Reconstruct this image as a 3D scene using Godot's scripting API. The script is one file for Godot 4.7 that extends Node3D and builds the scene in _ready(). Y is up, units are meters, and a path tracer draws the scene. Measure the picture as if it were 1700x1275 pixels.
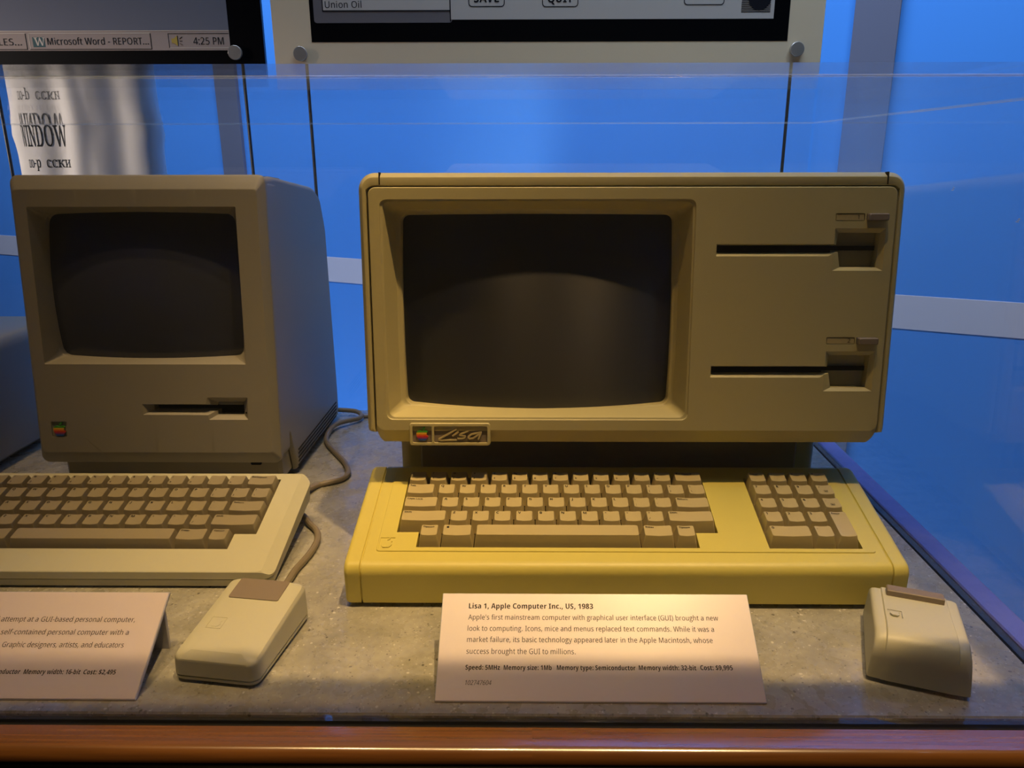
extends Node3D
# A museum case with two early desktop computers, seen through its acrylic cover. Units: metres, y up, deck top at y = 0.

# ------------------------------------------------------------------ mesh helper
class MB:
	var p := PackedVector3Array()
	var c := PackedColorArray()
	var xf := Transform3D.IDENTITY
	var warp = null
	var tint := Color.WHITE
	var tinted := false

	func tri(a: Vector3, b: Vector3, d: Vector3) -> void:
		if warp != null:
			p.append(warp.call(a)); p.append(warp.call(b)); p.append(warp.call(d))
		else:
			p.append(xf * a); p.append(xf * b); p.append(xf * d)
		if tinted:
			for i in 3: c.append(tint)

	func quad(a: Vector3, b: Vector3, d: Vector3, e: Vector3) -> void:
		tri(a, b, d); tri(a, d, e)

	func loft(rings: Array, closed := true) -> void:
		for i in rings.size() - 1:
			var r: PackedVector3Array = rings[i]
			var s: PackedVector3Array = rings[i + 1]
			var n := r.size()
			for j in (n if closed else n - 1):
				var k := (j + 1) % n
				quad(r[j], r[k], s[k], s[j])

	func fan(r: PackedVector3Array, back := false, centre = null) -> void:
		var m := Vector3.ZERO
		for q in r: m += q
		m /= r.size()
		if centre != null: m = centre
		for j in r.size():
			if back: tri(m, r[(j + 1) % r.size()], r[j])
			else: tri(m, r[j], r[(j + 1) % r.size()])

	func solid(rings: Array) -> void:
		loft(rings)
		fan(rings[0], true)
		fan(rings[-1])

	# box with small 45 degree edges
	func box(at: Vector3, size: Vector3, ch := 0.0) -> void:
		var h := size / 2.0
		if ch <= 0.0:
			var r0 := PackedVector3Array([at + Vector3(-h.x, -h.y, -h.z), at + Vector3(h.x, -h.y, -h.z), at + Vector3(h.x, h.y, -h.z), at + Vector3(-h.x, h.y, -h.z)])
			var r1 := PackedVector3Array()
			for q in r0: r1.append(q + Vector3(0, 0, size.z))
			loft([r0, r1])
			quad(r0[3], r0[2], r0[1], r0[0]); quad(r1[0], r1[1], r1[2], r1[3])
			return
		var rings := []
		for e in [[-h.z, ch], [-h.z + ch, 0.0], [h.z - ch, 0.0], [h.z, ch]]:
			var r := PackedVector3Array()
			var x: float = h.x - e[1]
			var y: float = h.y - e[1]
			for q in [[-x, -y + ch], [-x + ch, -y], [x - ch, -y], [x, -y + ch], [x, y - ch], [x - ch, y], [-x + ch, y], [-x, y - ch]]:
				r.append(at + Vector3(q[0], q[1], e[0]))
			rings.append(r)
		solid(rings)

	func tube(path: PackedVector3Array, r: float, n := 10) -> void:
		var rings := []
		for i in path.size():
			var t := (path[mini(i + 1, path.size() - 1)] - path[maxi(i - 1, 0)]).normalized()
			var s := t.cross(Vector3.UP if absf(t.y) < 0.9 else Vector3.RIGHT).normalized()
			var u := s.cross(t)
			var ring := PackedVector3Array()
			for j in n:
				var a := TAU * j / n
				ring.append(path[i] + (s * cos(a) + u * sin(a)) * r)
			rings.append(ring)
		solid(rings)

	# profile of (radius, height) turned round the local z axis at a place
	func lathe(at: Vector3, prof: Array, n := 24) -> void:
		var rings := []
		for q in prof:
			var ring := PackedVector3Array()
			for j in n:
				var a := TAU * j / n
				ring.append(at + Vector3(cos(a) * q[0], sin(a) * q[0], q[1]))
			rings.append(ring)
		solid(rings)

	# flat polygon pushed from depth n0 to n1
	func extrude(poly: PackedVector2Array, n0: float, n1: float) -> void:
		var ix := Geometry2D.triangulate_polygon(poly)
		for i in range(0, ix.size(), 3):
			tri(v3(poly[ix[i]], n1), v3(poly[ix[i + 1]], n1), v3(poly[ix[i + 2]], n1))
		for i in poly.size():
			var k := (i + 1) % poly.size()
			quad(v3(poly[i], n0), v3(poly[k], n0), v3(poly[k], n1), v3(poly[i], n1))

	static func v3(q: Vector2, n: float) -> Vector3:
		return Vector3(q.x, q.y, n)

	func mesh(angle := 35.0) -> ArrayMesh:
		var vol := 0.0
		var mid := Vector3.ZERO
		for q in p: mid += q
		mid /= maxf(1.0, p.size())
		for i in range(0, p.size(), 3):
			vol += (p[i] - mid).dot((p[i + 1] - mid).cross(p[i + 2] - mid))
		if vol > 0.0:
			for i in range(0, p.size(), 3):
				var q := p[i + 1]; p[i + 1] = p[i + 2]; p[i + 2] = q
		var fn := PackedVector3Array()
		fn.resize(p.size() / 3)
		for i in fn.size():
			fn[i] = (p[i * 3 + 2] - p[i * 3]).cross(p[i * 3 + 1] - p[i * 3])
		var nn := PackedVector3Array()
		nn.resize(p.size())
		if angle <= 0.0:
			for i in p.size(): nn[i] = fn[i / 3].normalized()
		else:
			var at := {}
			for i in p.size():
				var k := Vector3i((p[i] * 50000.0).round())
				if at.has(k): at[k].append(i / 3)
				else: at[k] = [i / 3]
			var lim := cos(deg_to_rad(angle))
			for i in p.size():
				var own := fn[i / 3].normalized()
				var sum := Vector3.ZERO
				for t in at[Vector3i((p[i] * 50000.0).round())]:
					if fn[t].normalized().dot(own) >= lim: sum += fn[t]
				nn[i] = sum.normalized() if sum.length_squared() > 1e-24 else own
		var arr := []
		arr.resize(Mesh.ARRAY_MAX)
		arr[Mesh.ARRAY_VERTEX] = p
		arr[Mesh.ARRAY_NORMAL] = nn
		if tinted: arr[Mesh.ARRAY_COLOR] = c
		var m := ArrayMesh.new()
		m.add_surface_from_arrays(Mesh.PRIMITIVE_TRIANGLES, arr)
		return m


# ------------------------------------------------------------------ object helpers
var names := {}

func numbered(called: String) -> String:
	names[called] = names.get(called, -1) + 1
	return called if names[called] == 0 else "%s_%03d" % [called, names[called]]

func thing(called: String, label: String, category: String, at := Vector3.ZERO, group := "") -> Node3D:
	var o := Node3D.new()
	o.name = numbered(called)
	add_child(o)
	o.position = at
	o.set_meta("label", label)
	o.set_meta("category", category)
	if group: o.set_meta("group", group)
	return o

func part(parent: Node, called: String, mb: MB, m: Material, angle := 35.0, label := "") -> MeshInstance3D:
	return part_mesh(parent, called, mb.mesh(angle), m, label)

func part_mesh(parent: Node, called: String, mesh: Mesh, m: Material, label := "") -> MeshInstance3D:
	var o := MeshInstance3D.new()
	o.name = called
	o.mesh = mesh
	o.material_override = m
	parent.add_child(o, true)
	if label: o.set_meta("label", label)
	return o

func struct(called: String, mb: MB, m: Material, label := "") -> MeshInstance3D:
	var o := part(self, called, mb, m, 0.0)
	o.set_meta("kind", "structure")
	o.set_meta("label", label)
	return o

# rounded rectangle with optional bulging sides; the point count depends only on n and m
func ring2(x0: float, x1: float, y0: float, y1: float, r: float, bt := 0.0, bb := 0.0, bs := 0.0, n := 5, m := 1) -> PackedVector2Array:
	var o := PackedVector2Array()
	var cs := [Vector2(x1 - r, y1 - r), Vector2(x0 + r, y1 - r), Vector2(x0 + r, y0 + r), Vector2(x1 - r, y0 + r)]
	for k in 4:
		for i in n + 1:
			var a: float = (k + float(i) / n) * PI / 2.0
			o.append(cs[k] + Vector2(cos(a), sin(a)) * r)
		var e: Vector2 = o[-1]
		var a2: float = (k + 1) * PI / 2.0
		var f: Vector2 = cs[(k + 1) % 4] + Vector2(cos(a2), sin(a2)) * r
		for i in range(1, m):
			o.append(e.lerp(f, float(i) / m))
	if bt != 0.0 or bb != 0.0 or bs != 0.0:
		var mid := Vector2(x0 + x1, y0 + y1) / 2.0
		var hx := (x1 - x0) / 2.0
		var hy := (y1 - y0) / 2.0
		for i in o.size():
			var u := (o[i].x - mid.x) / hx
			var w := (o[i].y - mid.y) / hy
			o[i].y += (bt if w > 0.0 else -bb) * (1.0 - u * u) * absf(w)
			o[i].x += bs * signf(u) * (1.0 - w * w) * absf(u)
	return o

func lift(r: PackedVector2Array, n: float) -> PackedVector3Array:
	var o := PackedVector3Array()
	for q in r: o.append(Vector3(q.x, q.y, n))
	return o

func dense(r: PackedVector2Array, step: float) -> PackedVector2Array:
	var o := PackedVector2Array()
	for i in r.size():
		var a := r[i]
		var b := r[(i + 1) % r.size()]
		var k := maxi(1, int(ceil(a.distance_to(b) / step)))
		for j in k: o.append(a.lerp(b, float(j) / k))
	return o

# triangles of a flat region with holes
func region(outer: PackedVector2Array, holes: Array, step := 0.003) -> PackedVector2Array:
	var pts := dense(outer, step)
	for h in holes: pts.append_array(dense(h, step))
	var ix := Geometry2D.triangulate_delaunay(pts)
	var o := PackedVector2Array()
	for i in range(0, ix.size(), 3):
		var a := pts[ix[i]]
		var b := pts[ix[i + 1]]
		var d := pts[ix[i + 2]]
		if absf((b - a).cross(d - a)) < 1e-10: continue
		var m := (a + b + d) / 3.0
		if not Geometry2D.is_point_in_polygon(m, outer): continue
		var inside := false
		for h in holes:
			if Geometry2D.is_point_in_polygon(m, h): inside = true
		if inside: continue
		o.append(a); o.append(b); o.append(d)
	return o

func add_region(mb: MB, tris: PackedVector2Array, n: float) -> void:
	for i in range(0, tris.size(), 3):
		var a := tris[i]
		var b := tris[i + 1]
		var d := tris[i + 2]
		if (b - a).cross(d - a) > 0.0: mb.tri(Vector3(a.x, a.y, n), Vector3(d.x, d.y, n), Vector3(b.x, b.y, n))
		else: mb.tri(Vector3(a.x, a.y, n), Vector3(b.x, b.y, n), Vector3(d.x, d.y, n))

var fonts := {}
func font(face: String, bold := false, italic := false) -> SystemFont:
	var k := face + str(bold) + str(italic)
	if not fonts.has(k):
		var f := SystemFont.new()
		f.font_names = PackedStringArray([face])
		f.font_weight = 700 if bold else 400
		f.font_italic = italic
		fonts[k] = f
	return fonts[k]

var text_cache := {}
# triangles of a line of lettering, baseline at y = 0, starting at x = 0, capital height 1
func letters(s: String, f: Font, curve := 1.5) -> PackedVector3Array:
	var k := s + str(f.get_instance_id()) + str(curve)
	if text_cache.has(k): return text_cache[k]
	var o := PackedVector3Array()
	var cap := 1.0
	for pass_ in 2:
		var t := TextMesh.new()
		t.font = f
		t.font_size = 64
		t.pixel_size = 0.01
		t.depth = 0.0
		t.curve_step = curve
		t.text = "H" if pass_ == 0 else s
		t.horizontal_alignment = HORIZONTAL_ALIGNMENT_LEFT
		t.vertical_alignment = VERTICAL_ALIGNMENT_CENTER
		var arr := t.get_mesh_arrays()
		var vs: PackedVector3Array = arr[Mesh.ARRAY_VERTEX]
		var ix: PackedInt32Array = arr[Mesh.ARRAY_INDEX] if arr[Mesh.ARRAY_INDEX] != null else PackedInt32Array(range(vs.size()))
		var lo := Vector3.ONE * 1e9
		var hi := -lo
		for q in vs:
			lo = lo.min(q); hi = hi.max(q)
		if pass_ == 0:
			cap = hi.y - lo.y
			o.append(Vector3(0, lo.y, 0))
		else:
			var base := o[0].y
			o.clear()
			for i in ix: o.append(Vector3((vs[i].x - lo.x) / cap, (vs[i].y - base) / cap, 0))
	text_cache[k] = o
	return o

# lettering into mb: from x, baseline y, capital height h, squeezed to width w if w > 0, lying at depth n
func write(mb: MB, s: String, f: Font, x: float, y: float, h: float, n: float, w := 0.0, slant := 0.0, curve := 1.5) -> void:
	var t := letters(s, f, curve)
	var far := 0.0
	for q in t: far = maxf(far, q.x)
	var sx := h if w <= 0.0 else w / far
	for i in range(0, t.size(), 3):
		var a := t[i]; var b := t[i + 1]; var d := t[i + 2]
		mb.tri(Vector3(x + a.x * sx + a.y * h * slant, y + a.y * h, n), Vector3(x + b.x * sx + b.y * h * slant, y + b.y * h, n), Vector3(x + d.x * sx + d.y * h * slant, y + d.y * h, n))

func smooth_path(pts: Array, steps := 8) -> PackedVector3Array:
	var o := PackedVector3Array()
	for i in pts.size() - 1:
		var a: Vector3 = pts[maxi(i - 1, 0)]
		var b: Vector3 = pts[i]
		var d: Vector3 = pts[i + 1]
		var e: Vector3 = pts[mini(i + 2, pts.size() - 1)]
		for j in steps: o.append(b.cubic_interpolate(d, a, e, float(j) / steps))
	o.append(pts[-1])
	return o

# ------------------------------------------------------------------ materials
var M := {}

func noise_tex(freq: float, octaves: int, seed_: int, normal := false, bump := 4.0, size := 512) -> NoiseTexture2D:
	var n := FastNoiseLite.new()
	n.seed = seed_
	n.noise_type = FastNoiseLite.TYPE_SIMPLEX_SMOOTH
	n.frequency = freq
	n.fractal_octaves = octaves
	var t := NoiseTexture2D.new()
	t.width = size
	t.height = size
	t.seamless = true
	t.noise = n
	t.as_normal_map = normal
	t.bump_strength = bump
	return t

func mat(called: String, col: Color, rough := 0.5, spec := 0.5) -> StandardMaterial3D:
	var m := StandardMaterial3D.new()
	m.resource_name = called
	m.albedo_color = col
	m.roughness = rough
	m.metallic_specular = spec
	m.cull_mode = BaseMaterial3D.CULL_DISABLED
	M[called] = m
	return m

func plastic(called: String, col: Color, rough := 0.45, grain := 0.25) -> void:
	var m := mat(called, col, rough, 0.45)
	m.normal_enabled = true
	m.normal_texture = M.grain_map
	m.normal_scale = grain * 0.6
	m.uv1_triplanar = true
	m.uv1_scale = Vector3.ONE * 13.0

func stone_image() -> ImageTexture:
	var rng := RandomNumberGenerator.new()
	rng.seed = 7
	var n := FastNoiseLite.new()
	n.seed = 3; n.frequency = 0.006; n.fractal_octaves = 5
	var n2 := FastNoiseLite.new()
	n2.seed = 9; n2.frequency = 0.05; n2.fractal_octaves = 3
	var S := 1024
	var im := Image.create(S, S, false, Image.FORMAT_RGB8)
	for y in S:
		for x in S:
			var a := n.get_noise_2d(x, y) * 0.42 + n2.get_noise_2d(x, y) * 0.22
			var g := 0.62 + a * 0.20
			im.set_pixel(x, y, Color(g * 1.0, g * 0.985, g * 0.90))
	for k in 7000:
		var cx := rng.randi_range(0, S - 1)
		var cy := rng.randi_range(0, S - 1)
		var r := rng.randf_range(0.6, 1.5) if rng.randf() < 0.93 else rng.randf_range(1.5, 3.2)
		var light := rng.randf() < 0.5
		var stretch := rng.randf_range(0.6, 1.8)
		for dy in range(-8, 9):
			for dx in range(-8, 9):
				if dx * dx * stretch + dy * dy / stretch <= r * r:
					var px := posmod(cx + dx, S)
					var py := posmod(cy + dy, S)
					var o := im.get_pixel(px, py)
					im.set_pixel(px, py, o.lerp(Color(0.88, 0.87, 0.83) if light else Color(0.30, 0.29, 0.27), 0.75))
	return ImageTexture.create_from_image(im)

func wood_image() -> ImageTexture:
	var n := FastNoiseLite.new()
	n.seed = 21; n.frequency = 0.02; n.fractal_octaves = 4
	var im := Image.create(512, 512, false, Image.FORMAT_RGB8)
	for y in 512:
		for x in 512:
			var g := 0.5 + 0.5 * n.get_noise_2d(x * 0.35, y * 5.0)
			var c := Color(0.31, 0.195, 0.09).lerp(Color(0.45, 0.295, 0.145), g)
			im.set_pixel(x, y, c)
	return ImageTexture.create_from_image(im)

func materials() -> void:
	M.grain_map = noise_tex(0.22, 2, 5, true, 3.0)
	plastic("aged_yellow_plastic", Color(0.81, 0.76, 0.38), 0.40, 0.35)
	plastic("aged_tan_plastic", Color(0.74, 0.70, 0.50), 0.42, 0.35)
	plastic("tan_key_plastic", Color(0.72, 0.66, 0.47), 0.42, 0.15)
	plastic("beige_plastic", Color(0.58, 0.56, 0.50), 0.45, 0.25)
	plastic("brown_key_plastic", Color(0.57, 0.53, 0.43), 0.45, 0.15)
	plastic("cream_plastic", Color(0.75, 0.74, 0.63), 0.42, 0.25)
	plastic("taupe_button_plastic", Color(0.51, 0.46, 0.40), 0.5, 0.1)
	plastic("grey_case_plastic", Color(0.62, 0.62, 0.58), 0.5, 0.2)
	mat("dark_void", Color(0.03, 0.03, 0.035), 0.8, 0.2)
	mat("seam_shadow", Color(0.16, 0.14, 0.10), 0.8, 0.2)
	mat("legend_ink", Color(0.10, 0.09, 0.07), 0.7, 0.3)
	mat("print_ink", Color(0.17, 0.14, 0.13), 0.6, 0.3)
	mat("bold_ink", Color(0.12, 0.10, 0.09), 0.6, 0.3)
	mat("card_print", Color(0.82, 0.77, 0.76), 0.31, 0.5)
	mat("card_edge", Color(0.70, 0.70, 0.72), 0.25, 0.5)
	var t := mat("dark_tube_glass", Color(0.24, 0.25, 0.29), 0.12, 0.5)
	t.clearcoat_enabled = false
	var mesh_glass := mat("mesh_covered_tube", Color(0.035, 0.055, 0.095), 0.34, 1.0)
	mesh_glass.anisotropy_enabled = true
	mesh_glass.anisotropy = -0.97
	var st := mat("speckled_stone", Color(1, 1, 1), 0.42, 0.75)
	st.albedo_texture = stone_image()
	st.uv1_triplanar = true
	st.uv1_world_triplanar = true
	st.uv1_scale = Vector3.ONE * 2.6
	st.roughness_texture = noise_tex(0.03, 4, 11)
	st.roughness = 0.6
	var wd := mat("varnished_wood", Color(1, 1, 1), 0.22, 0.75)
	wd.albedo_texture = wood_image()
	wd.uv1_triplanar = true
	wd.uv1_world_triplanar = true
	wd.uv1_scale = Vector3(2.0, 6.0, 6.0)
	wd.clearcoat_enabled = true
	wd.clearcoat = 1.0
	wd.clearcoat_roughness = 0.10
	mat("ledge_blue_reflection", Color(0.40, 0.43, 0.80), 0.35, 0.6)  # reflection of the blue wall put into the ledge colour
	mat("black_panel", Color(0.03, 0.03, 0.03), 0.7, 0.3)
	mat("blue_paint", Color(0.29, 0.555, 0.89), 0.8, 0.3)
	mat("grey_metal_paint", Color(0.40, 0.40, 0.48), 0.5, 0.4)
	mat("rail_paint", Color(0.80, 0.76, 0.82), 0.5, 0.4)
	mat("dark_rod_steel", Color(0.05, 0.05, 0.05), 0.4, 0.5)
	var br := mat("brushed_steel", Color(0.68, 0.65, 0.63), 0.35, 0.5)
	br.metallic = 0.6
	mat("black_gloss_board", Color(0.015, 0.016, 0.03), 0.3, 0.4)
	mat("beige_board", Color(0.84, 0.76, 0.65), 0.5, 0.4)
	mat("screen_slate", Color(0.43, 0.44, 0.50), 0.5, 0.3)
	mat("screen_grey", Color(0.63, 0.57, 0.55), 0.5, 0.3)
	mat("screen_light", Color(0.78, 0.74, 0.70), 0.5, 0.3)
	mat("screen_pale", Color(0.72, 0.69, 0.68), 0.5, 0.3)
	mat("screen_halftone", Color(0.42, 0.40, 0.42), 0.5, 0.3)
	mat("screen_ink", Color(0.06, 0.06, 0.10), 0.6, 0.3)
	mat("screen_icon_teal", Color(0.25, 0.36, 0.38), 0.6, 0.3)
	mat("screen_icon_yellow", Color(0.70, 0.60, 0.30), 0.6, 0.3)
	var cl := mat("white_cotton", Color(0.92, 0.91, 0.90), 0.9, 0.2)
	cl.rim_enabled = true
	cl.rim = 0.2
	mat("cable_jacket", Color(0.50, 0.46, 0.38), 0.5, 0.4)
	var em := mat("rainbow_enamel", Color.WHITE, 0.35, 0.5)
	em.vertex_color_use_as_albedo = true
	mat("room_dark_paint", Color(0.10, 0.10, 0.11), 0.8, 0.3)
	mat("room_floor", Color(0.13, 0.12, 0.12), 0.6, 0.4)
	var gl := mat("clear_acrylic", Color(0.9, 0.95, 1.0, 0.02), 0.0, 0.5)
	gl.transparency = BaseMaterial3D.TRANSPARENCY_ALPHA
	var ge := mat("acrylic_edge", Color(0.85, 0.92, 1.0, 0.16), 0.05, 0.5)
	ge.transparency = BaseMaterial3D.TRANSPARENCY_ALPHA
	mat("scuff_white", Color(0.9, 0.92, 0.95), 0.6, 0.4)
	var lw := mat("lamp_glow_warm", Color(0.1, 0.1, 0.1), 0.5)
	lw.emission_enabled = true
	lw.emission = Color(1.0, 0.80, 0.52)
	lw.emission_energy_multiplier = 3.0
	var lb := mat("lamp_glow_blue", Color(0.1, 0.1, 0.1), 0.5)
	lb.emission_enabled = true
	lb.emission = Color(0.45, 0.68, 1.0)
	lb.emission_energy_multiplier = 3.0

# ------------------------------------------------------------------ camera and light
const WARM := Color(1.0, 0.825, 0.565)

func camera_and_light() -> void:
	var cam := Camera3D.new()
	cam.name = "camera"
	cam.transform = Transform3D(Basis(Vector3(0.99995139, -0.00149058, -0.00974683), Vector3(-0.00133731, 0.95887137, -0.28383782), Vector3(0.00976904, 0.28383705, 0.95882276)), Vector3(0, 0.3624, 0))
	cam.near = 0.02
	cam.far = 60.0
	cam.projection = Camera3D.PROJECTION_FRUSTUM
	cam.keep_aspect = Camera3D.KEEP_HEIGHT
	cam.size = 2.0 * 0.02 * 637.5 / 1284.57
	cam.frustum_offset = Vector2(-0.02 * 21.5 / 1284.57, 0)
	add_child(cam)
	cam.current = true
	var env := Environment.new()
	env.background_mode = Environment.BG_COLOR
	env.background_color = Color(0, 0, 0)
	env.tonemap_mode = Environment.TONE_MAPPER_LINEAR
	env.tonemap_exposure = 1.0
	env.sdfgi_enabled = true
	env.ssao_enabled = true
	env.ssil_enabled = true
	var we := WorldEnvironment.new()
	we.name = "environment"
	we.environment = env
	add_child(we)
	# blue wash on the back wall
	var washer := thing("ceiling_wash_lamp", "long blue wash light on the ceiling along the blue wall", "light", Vector3(0, 0, 0))
	var mid := wall_at(0.5, 2.60, 1.10)
	var dirn := (-WALL_N * 0.999 + Vector3.DOWN * 0.04).normalized()
	var face := Transform3D(Basis.looking_at(dirn, Vector3.UP), mid)
	var wb := MB.new()
	wb.xf = face
	wb.box(Vector3(0, 0, 0.05), Vector3(4.4, 0.16, 0.09), 0.005)
	part(washer, "housing", wb, M.black_panel)
	var wg := MB.new()
	wg.xf = face
	wg.box(Vector3(0, 0, 0.002), Vector3(4.3, 0.12, 0.004))
	part(washer, "light_panel", wg, M.lamp_glow_blue)
	var al := AreaLight3D.new()
	al.name = "wash_light"
	al.transform = Transform3D(face.basis, mid + dirn * 0.012)
	al.area_size = Vector2(4.3, 0.12)
	al.light_color = Color(0.80, 0.90, 1.0)
	al.light_energy = 30.0
	al.area_range = 12.0
	al.shadow_enabled = true
	washer.add_child(al)
	# unseen uplight added behind the plinth to brighten the lower wall
	washer = thing("added_floor_uplight", "long unseen uplight added behind the plinth to brighten the lower blue wall", "light", Vector3(0, 0, 0))
	mid = wall_at(0.35, -0.80, 0.62)
	dirn = (-WALL_N * 0.93 + Vector3.UP * 0.36).normalized()
	face = Transform3D(Basis.looking_at(dirn, Vector3.UP), mid)
	wb = MB.new(); wb.xf = face
	wb.box(Vector3(0, 0, 0.05), Vector3(2.1, 0.14, 0.09), 0.005)
	part(washer, "housing", wb, M.black_panel)
	wg = MB.new(); wg.xf = face
	wg.box(Vector3(0, 0, 0.002), Vector3(2.0, 0.10, 0.004))
	part(washer, "light_panel", wg, M.lamp_glow_blue)
	al = AreaLight3D.new()
	al.name = "wash_light"
	al.transform = Transform3D(face.basis, mid + dirn * 0.012)
	al.area_size = Vector2(2.0, 0.10)
	al.light_color = Color(0.80, 0.90, 1.0)
	al.light_energy = 1.0
	al.area_range = 12.0
	al.shadow_enabled = true
	washer.add_child(al)
	spot("warm ceiling spotlight to the right of the viewer", Vector3(0.62, 3.6, -0.13), Vector3(0.18, 0, -0.62), 13.0, 11.0)
	spot("warm ceiling spotlight straight above the viewer", Vector3(-0.15, 3.6, -0.13), Vector3(0.0, 0, -0.62), 4.5, 11.0)
	spot("warm ceiling spotlight above the small upright computer", Vector3(-0.85, 3.6, -0.36), Vector3(-0.46, 0, -0.55), 4.6, 9.0)
	spot("warm low spotlight at the far left aimed at the shirt", Vector3(-2.7, 0.78, -0.30), Vector3(-0.72, 0.37, -1.30), 5.0, 8.0, Color(1.0, 0.93, 0.87), 0.12)

func spot(label: String, at: Vector3, target: Vector3, energy: float, angle: float, col := WARM, soft := 0.045) -> void:
	var t := thing("track_spotlight", label, "lamp", Vector3.ZERO, "")
	var dirn := (target - at).normalized()
	var face := Transform3D(Basis.looking_at(-dirn, Vector3.UP if absf(dirn.y) < 0.98 else Vector3.FORWARD), at)
	var b := MB.new()
	b.xf = face
	b.lathe(Vector3.ZERO, [[0.03, -0.16], [0.05, -0.15], [0.058, -0.01], [0.058, 0.02], [0.052, 0.02], [0.050, -0.004]], 20)
	part(t, "lamp_housing", b, M.black_panel)
	var s := MB.new()
	s.tube(PackedVector3Array([at - dirn * 0.15, Vector3(at.x, 3.9, at.z)]), 0.012, 8)
	part(t, "stem", s, M.black_panel)
	var g := MB.new()
	g.xf = face
	g.lathe(Vector3(0, 0, 0.0), [[0.01, 0.0], [0.045, 0.0], [0.045, 0.004], [0.01, 0.005]], 20)
	part(t, "lens", g, M.lamp_glow_warm)
	var l := SpotLight3D.new()
	l.name = "spot_light"
	l.transform = Transform3D(Basis.looking_at(dirn, Vector3.UP if absf(dirn.y) < 0.98 else Vector3.FORWARD), at + dirn * 0.03)
	l.light_color = col
	l.light_energy = energy
	l.light_size = soft
	l.spot_angle = angle
	l.spot_angle_attenuation = 0.8
	l.spot_range = 8.0
	l.spot_attenuation = 2.0
	l.shadow_enabled = true
	t.add_child(l)

# ------------------------------------------------------------------ the room
const WALL_O := Vector3(-0.5052, 0, -2.0705)
const WALL_U := Vector3(0.9069, 0, 0.4214)
const WALL_N := Vector3(-0.4214, 0, 0.9069)

func wall_at(u: float, y: float, n := 0.0) -> Vector3:
	return WALL_O + WALL_U * u + WALL_N * n + Vector3.UP * y

func room() -> void:
	var w := Transform3D(Basis(WALL_U, Vector3.UP, WALL_N), WALL_O)
	var b := MB.new()
	b.xf = w
	b.box(Vector3(0.2, 0.43, -0.06), Vector3(6.6, 2.84, 0.12))
	struct("wall_back", b, M.blue_paint, "tall blue wall slanting behind the display case")
	b = MB.new(); b.xf = w
	b.box(Vector3(0.2, 2.925, -0.06), Vector3(6.6, 2.15, 0.12))  # out of view; added dark so less blue light bounces onto the deck
	struct("wall_upper_added", b, M.room_dark_paint, "unseen dark wall added above the blue wall to cut its blue fill")
	b = MB.new(); b.xf = w
	b.box(Vector3(0.2, 0.0667, -0.001), Vector3(6.6, 0.0667, 0.005), 0.0005)
	struct("trim_1", b, M.rail_paint, "grey horizontal rail along the blue wall")
	var i := 2
	for u in [-1.946, -0.349, 1.247, 2.85]:
		b = MB.new(); b.xf = w
		b.box(Vector3(u, 0.45, 0.004), Vector3(0.077, 2.8, 0.012), 0.001)
		struct("trim_%d" % i, b, M.grey_metal_paint, "grey upright strip on the blue wall")
		i += 1
	b = MB.new(); b.box(Vector3(-0.3, -1.0, -0.6), Vector3(6.8, 0.1, 6.4))
	struct("floor", b, M.room_floor, "dark museum floor")
	b = MB.new(); b.box(Vector3(-0.3, 3.95, -0.6), Vector3(6.8, 0.1, 6.4))
	struct("ceiling", b, M.room_dark_paint, "dark museum ceiling")
	b = MB.new(); b.box(Vector3(-3.35, 1.5, -0.6), Vector3(0.1, 5.0, 6.2))
	struct("wall_left", b, M.room_dark_paint, "dark side wall on the left")
	b = MB.new(); b.box(Vector3(2.65, 1.5, 0.7), Vector3(0.1, 5.0, 3.4))
	struct("wall_right", b, M.room_dark_paint, "dark side wall on the right")
	b = MB.new(); b.box(Vector3(-0.3, 1.5, 2.45), Vector3(6.2, 5.0, 0.1))
	struct("wall_front", b, M.room_dark_paint, "dark wall behind the viewer")

# ------------------------------------------------------------------ the case
const DECK_L := -1.42

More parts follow.
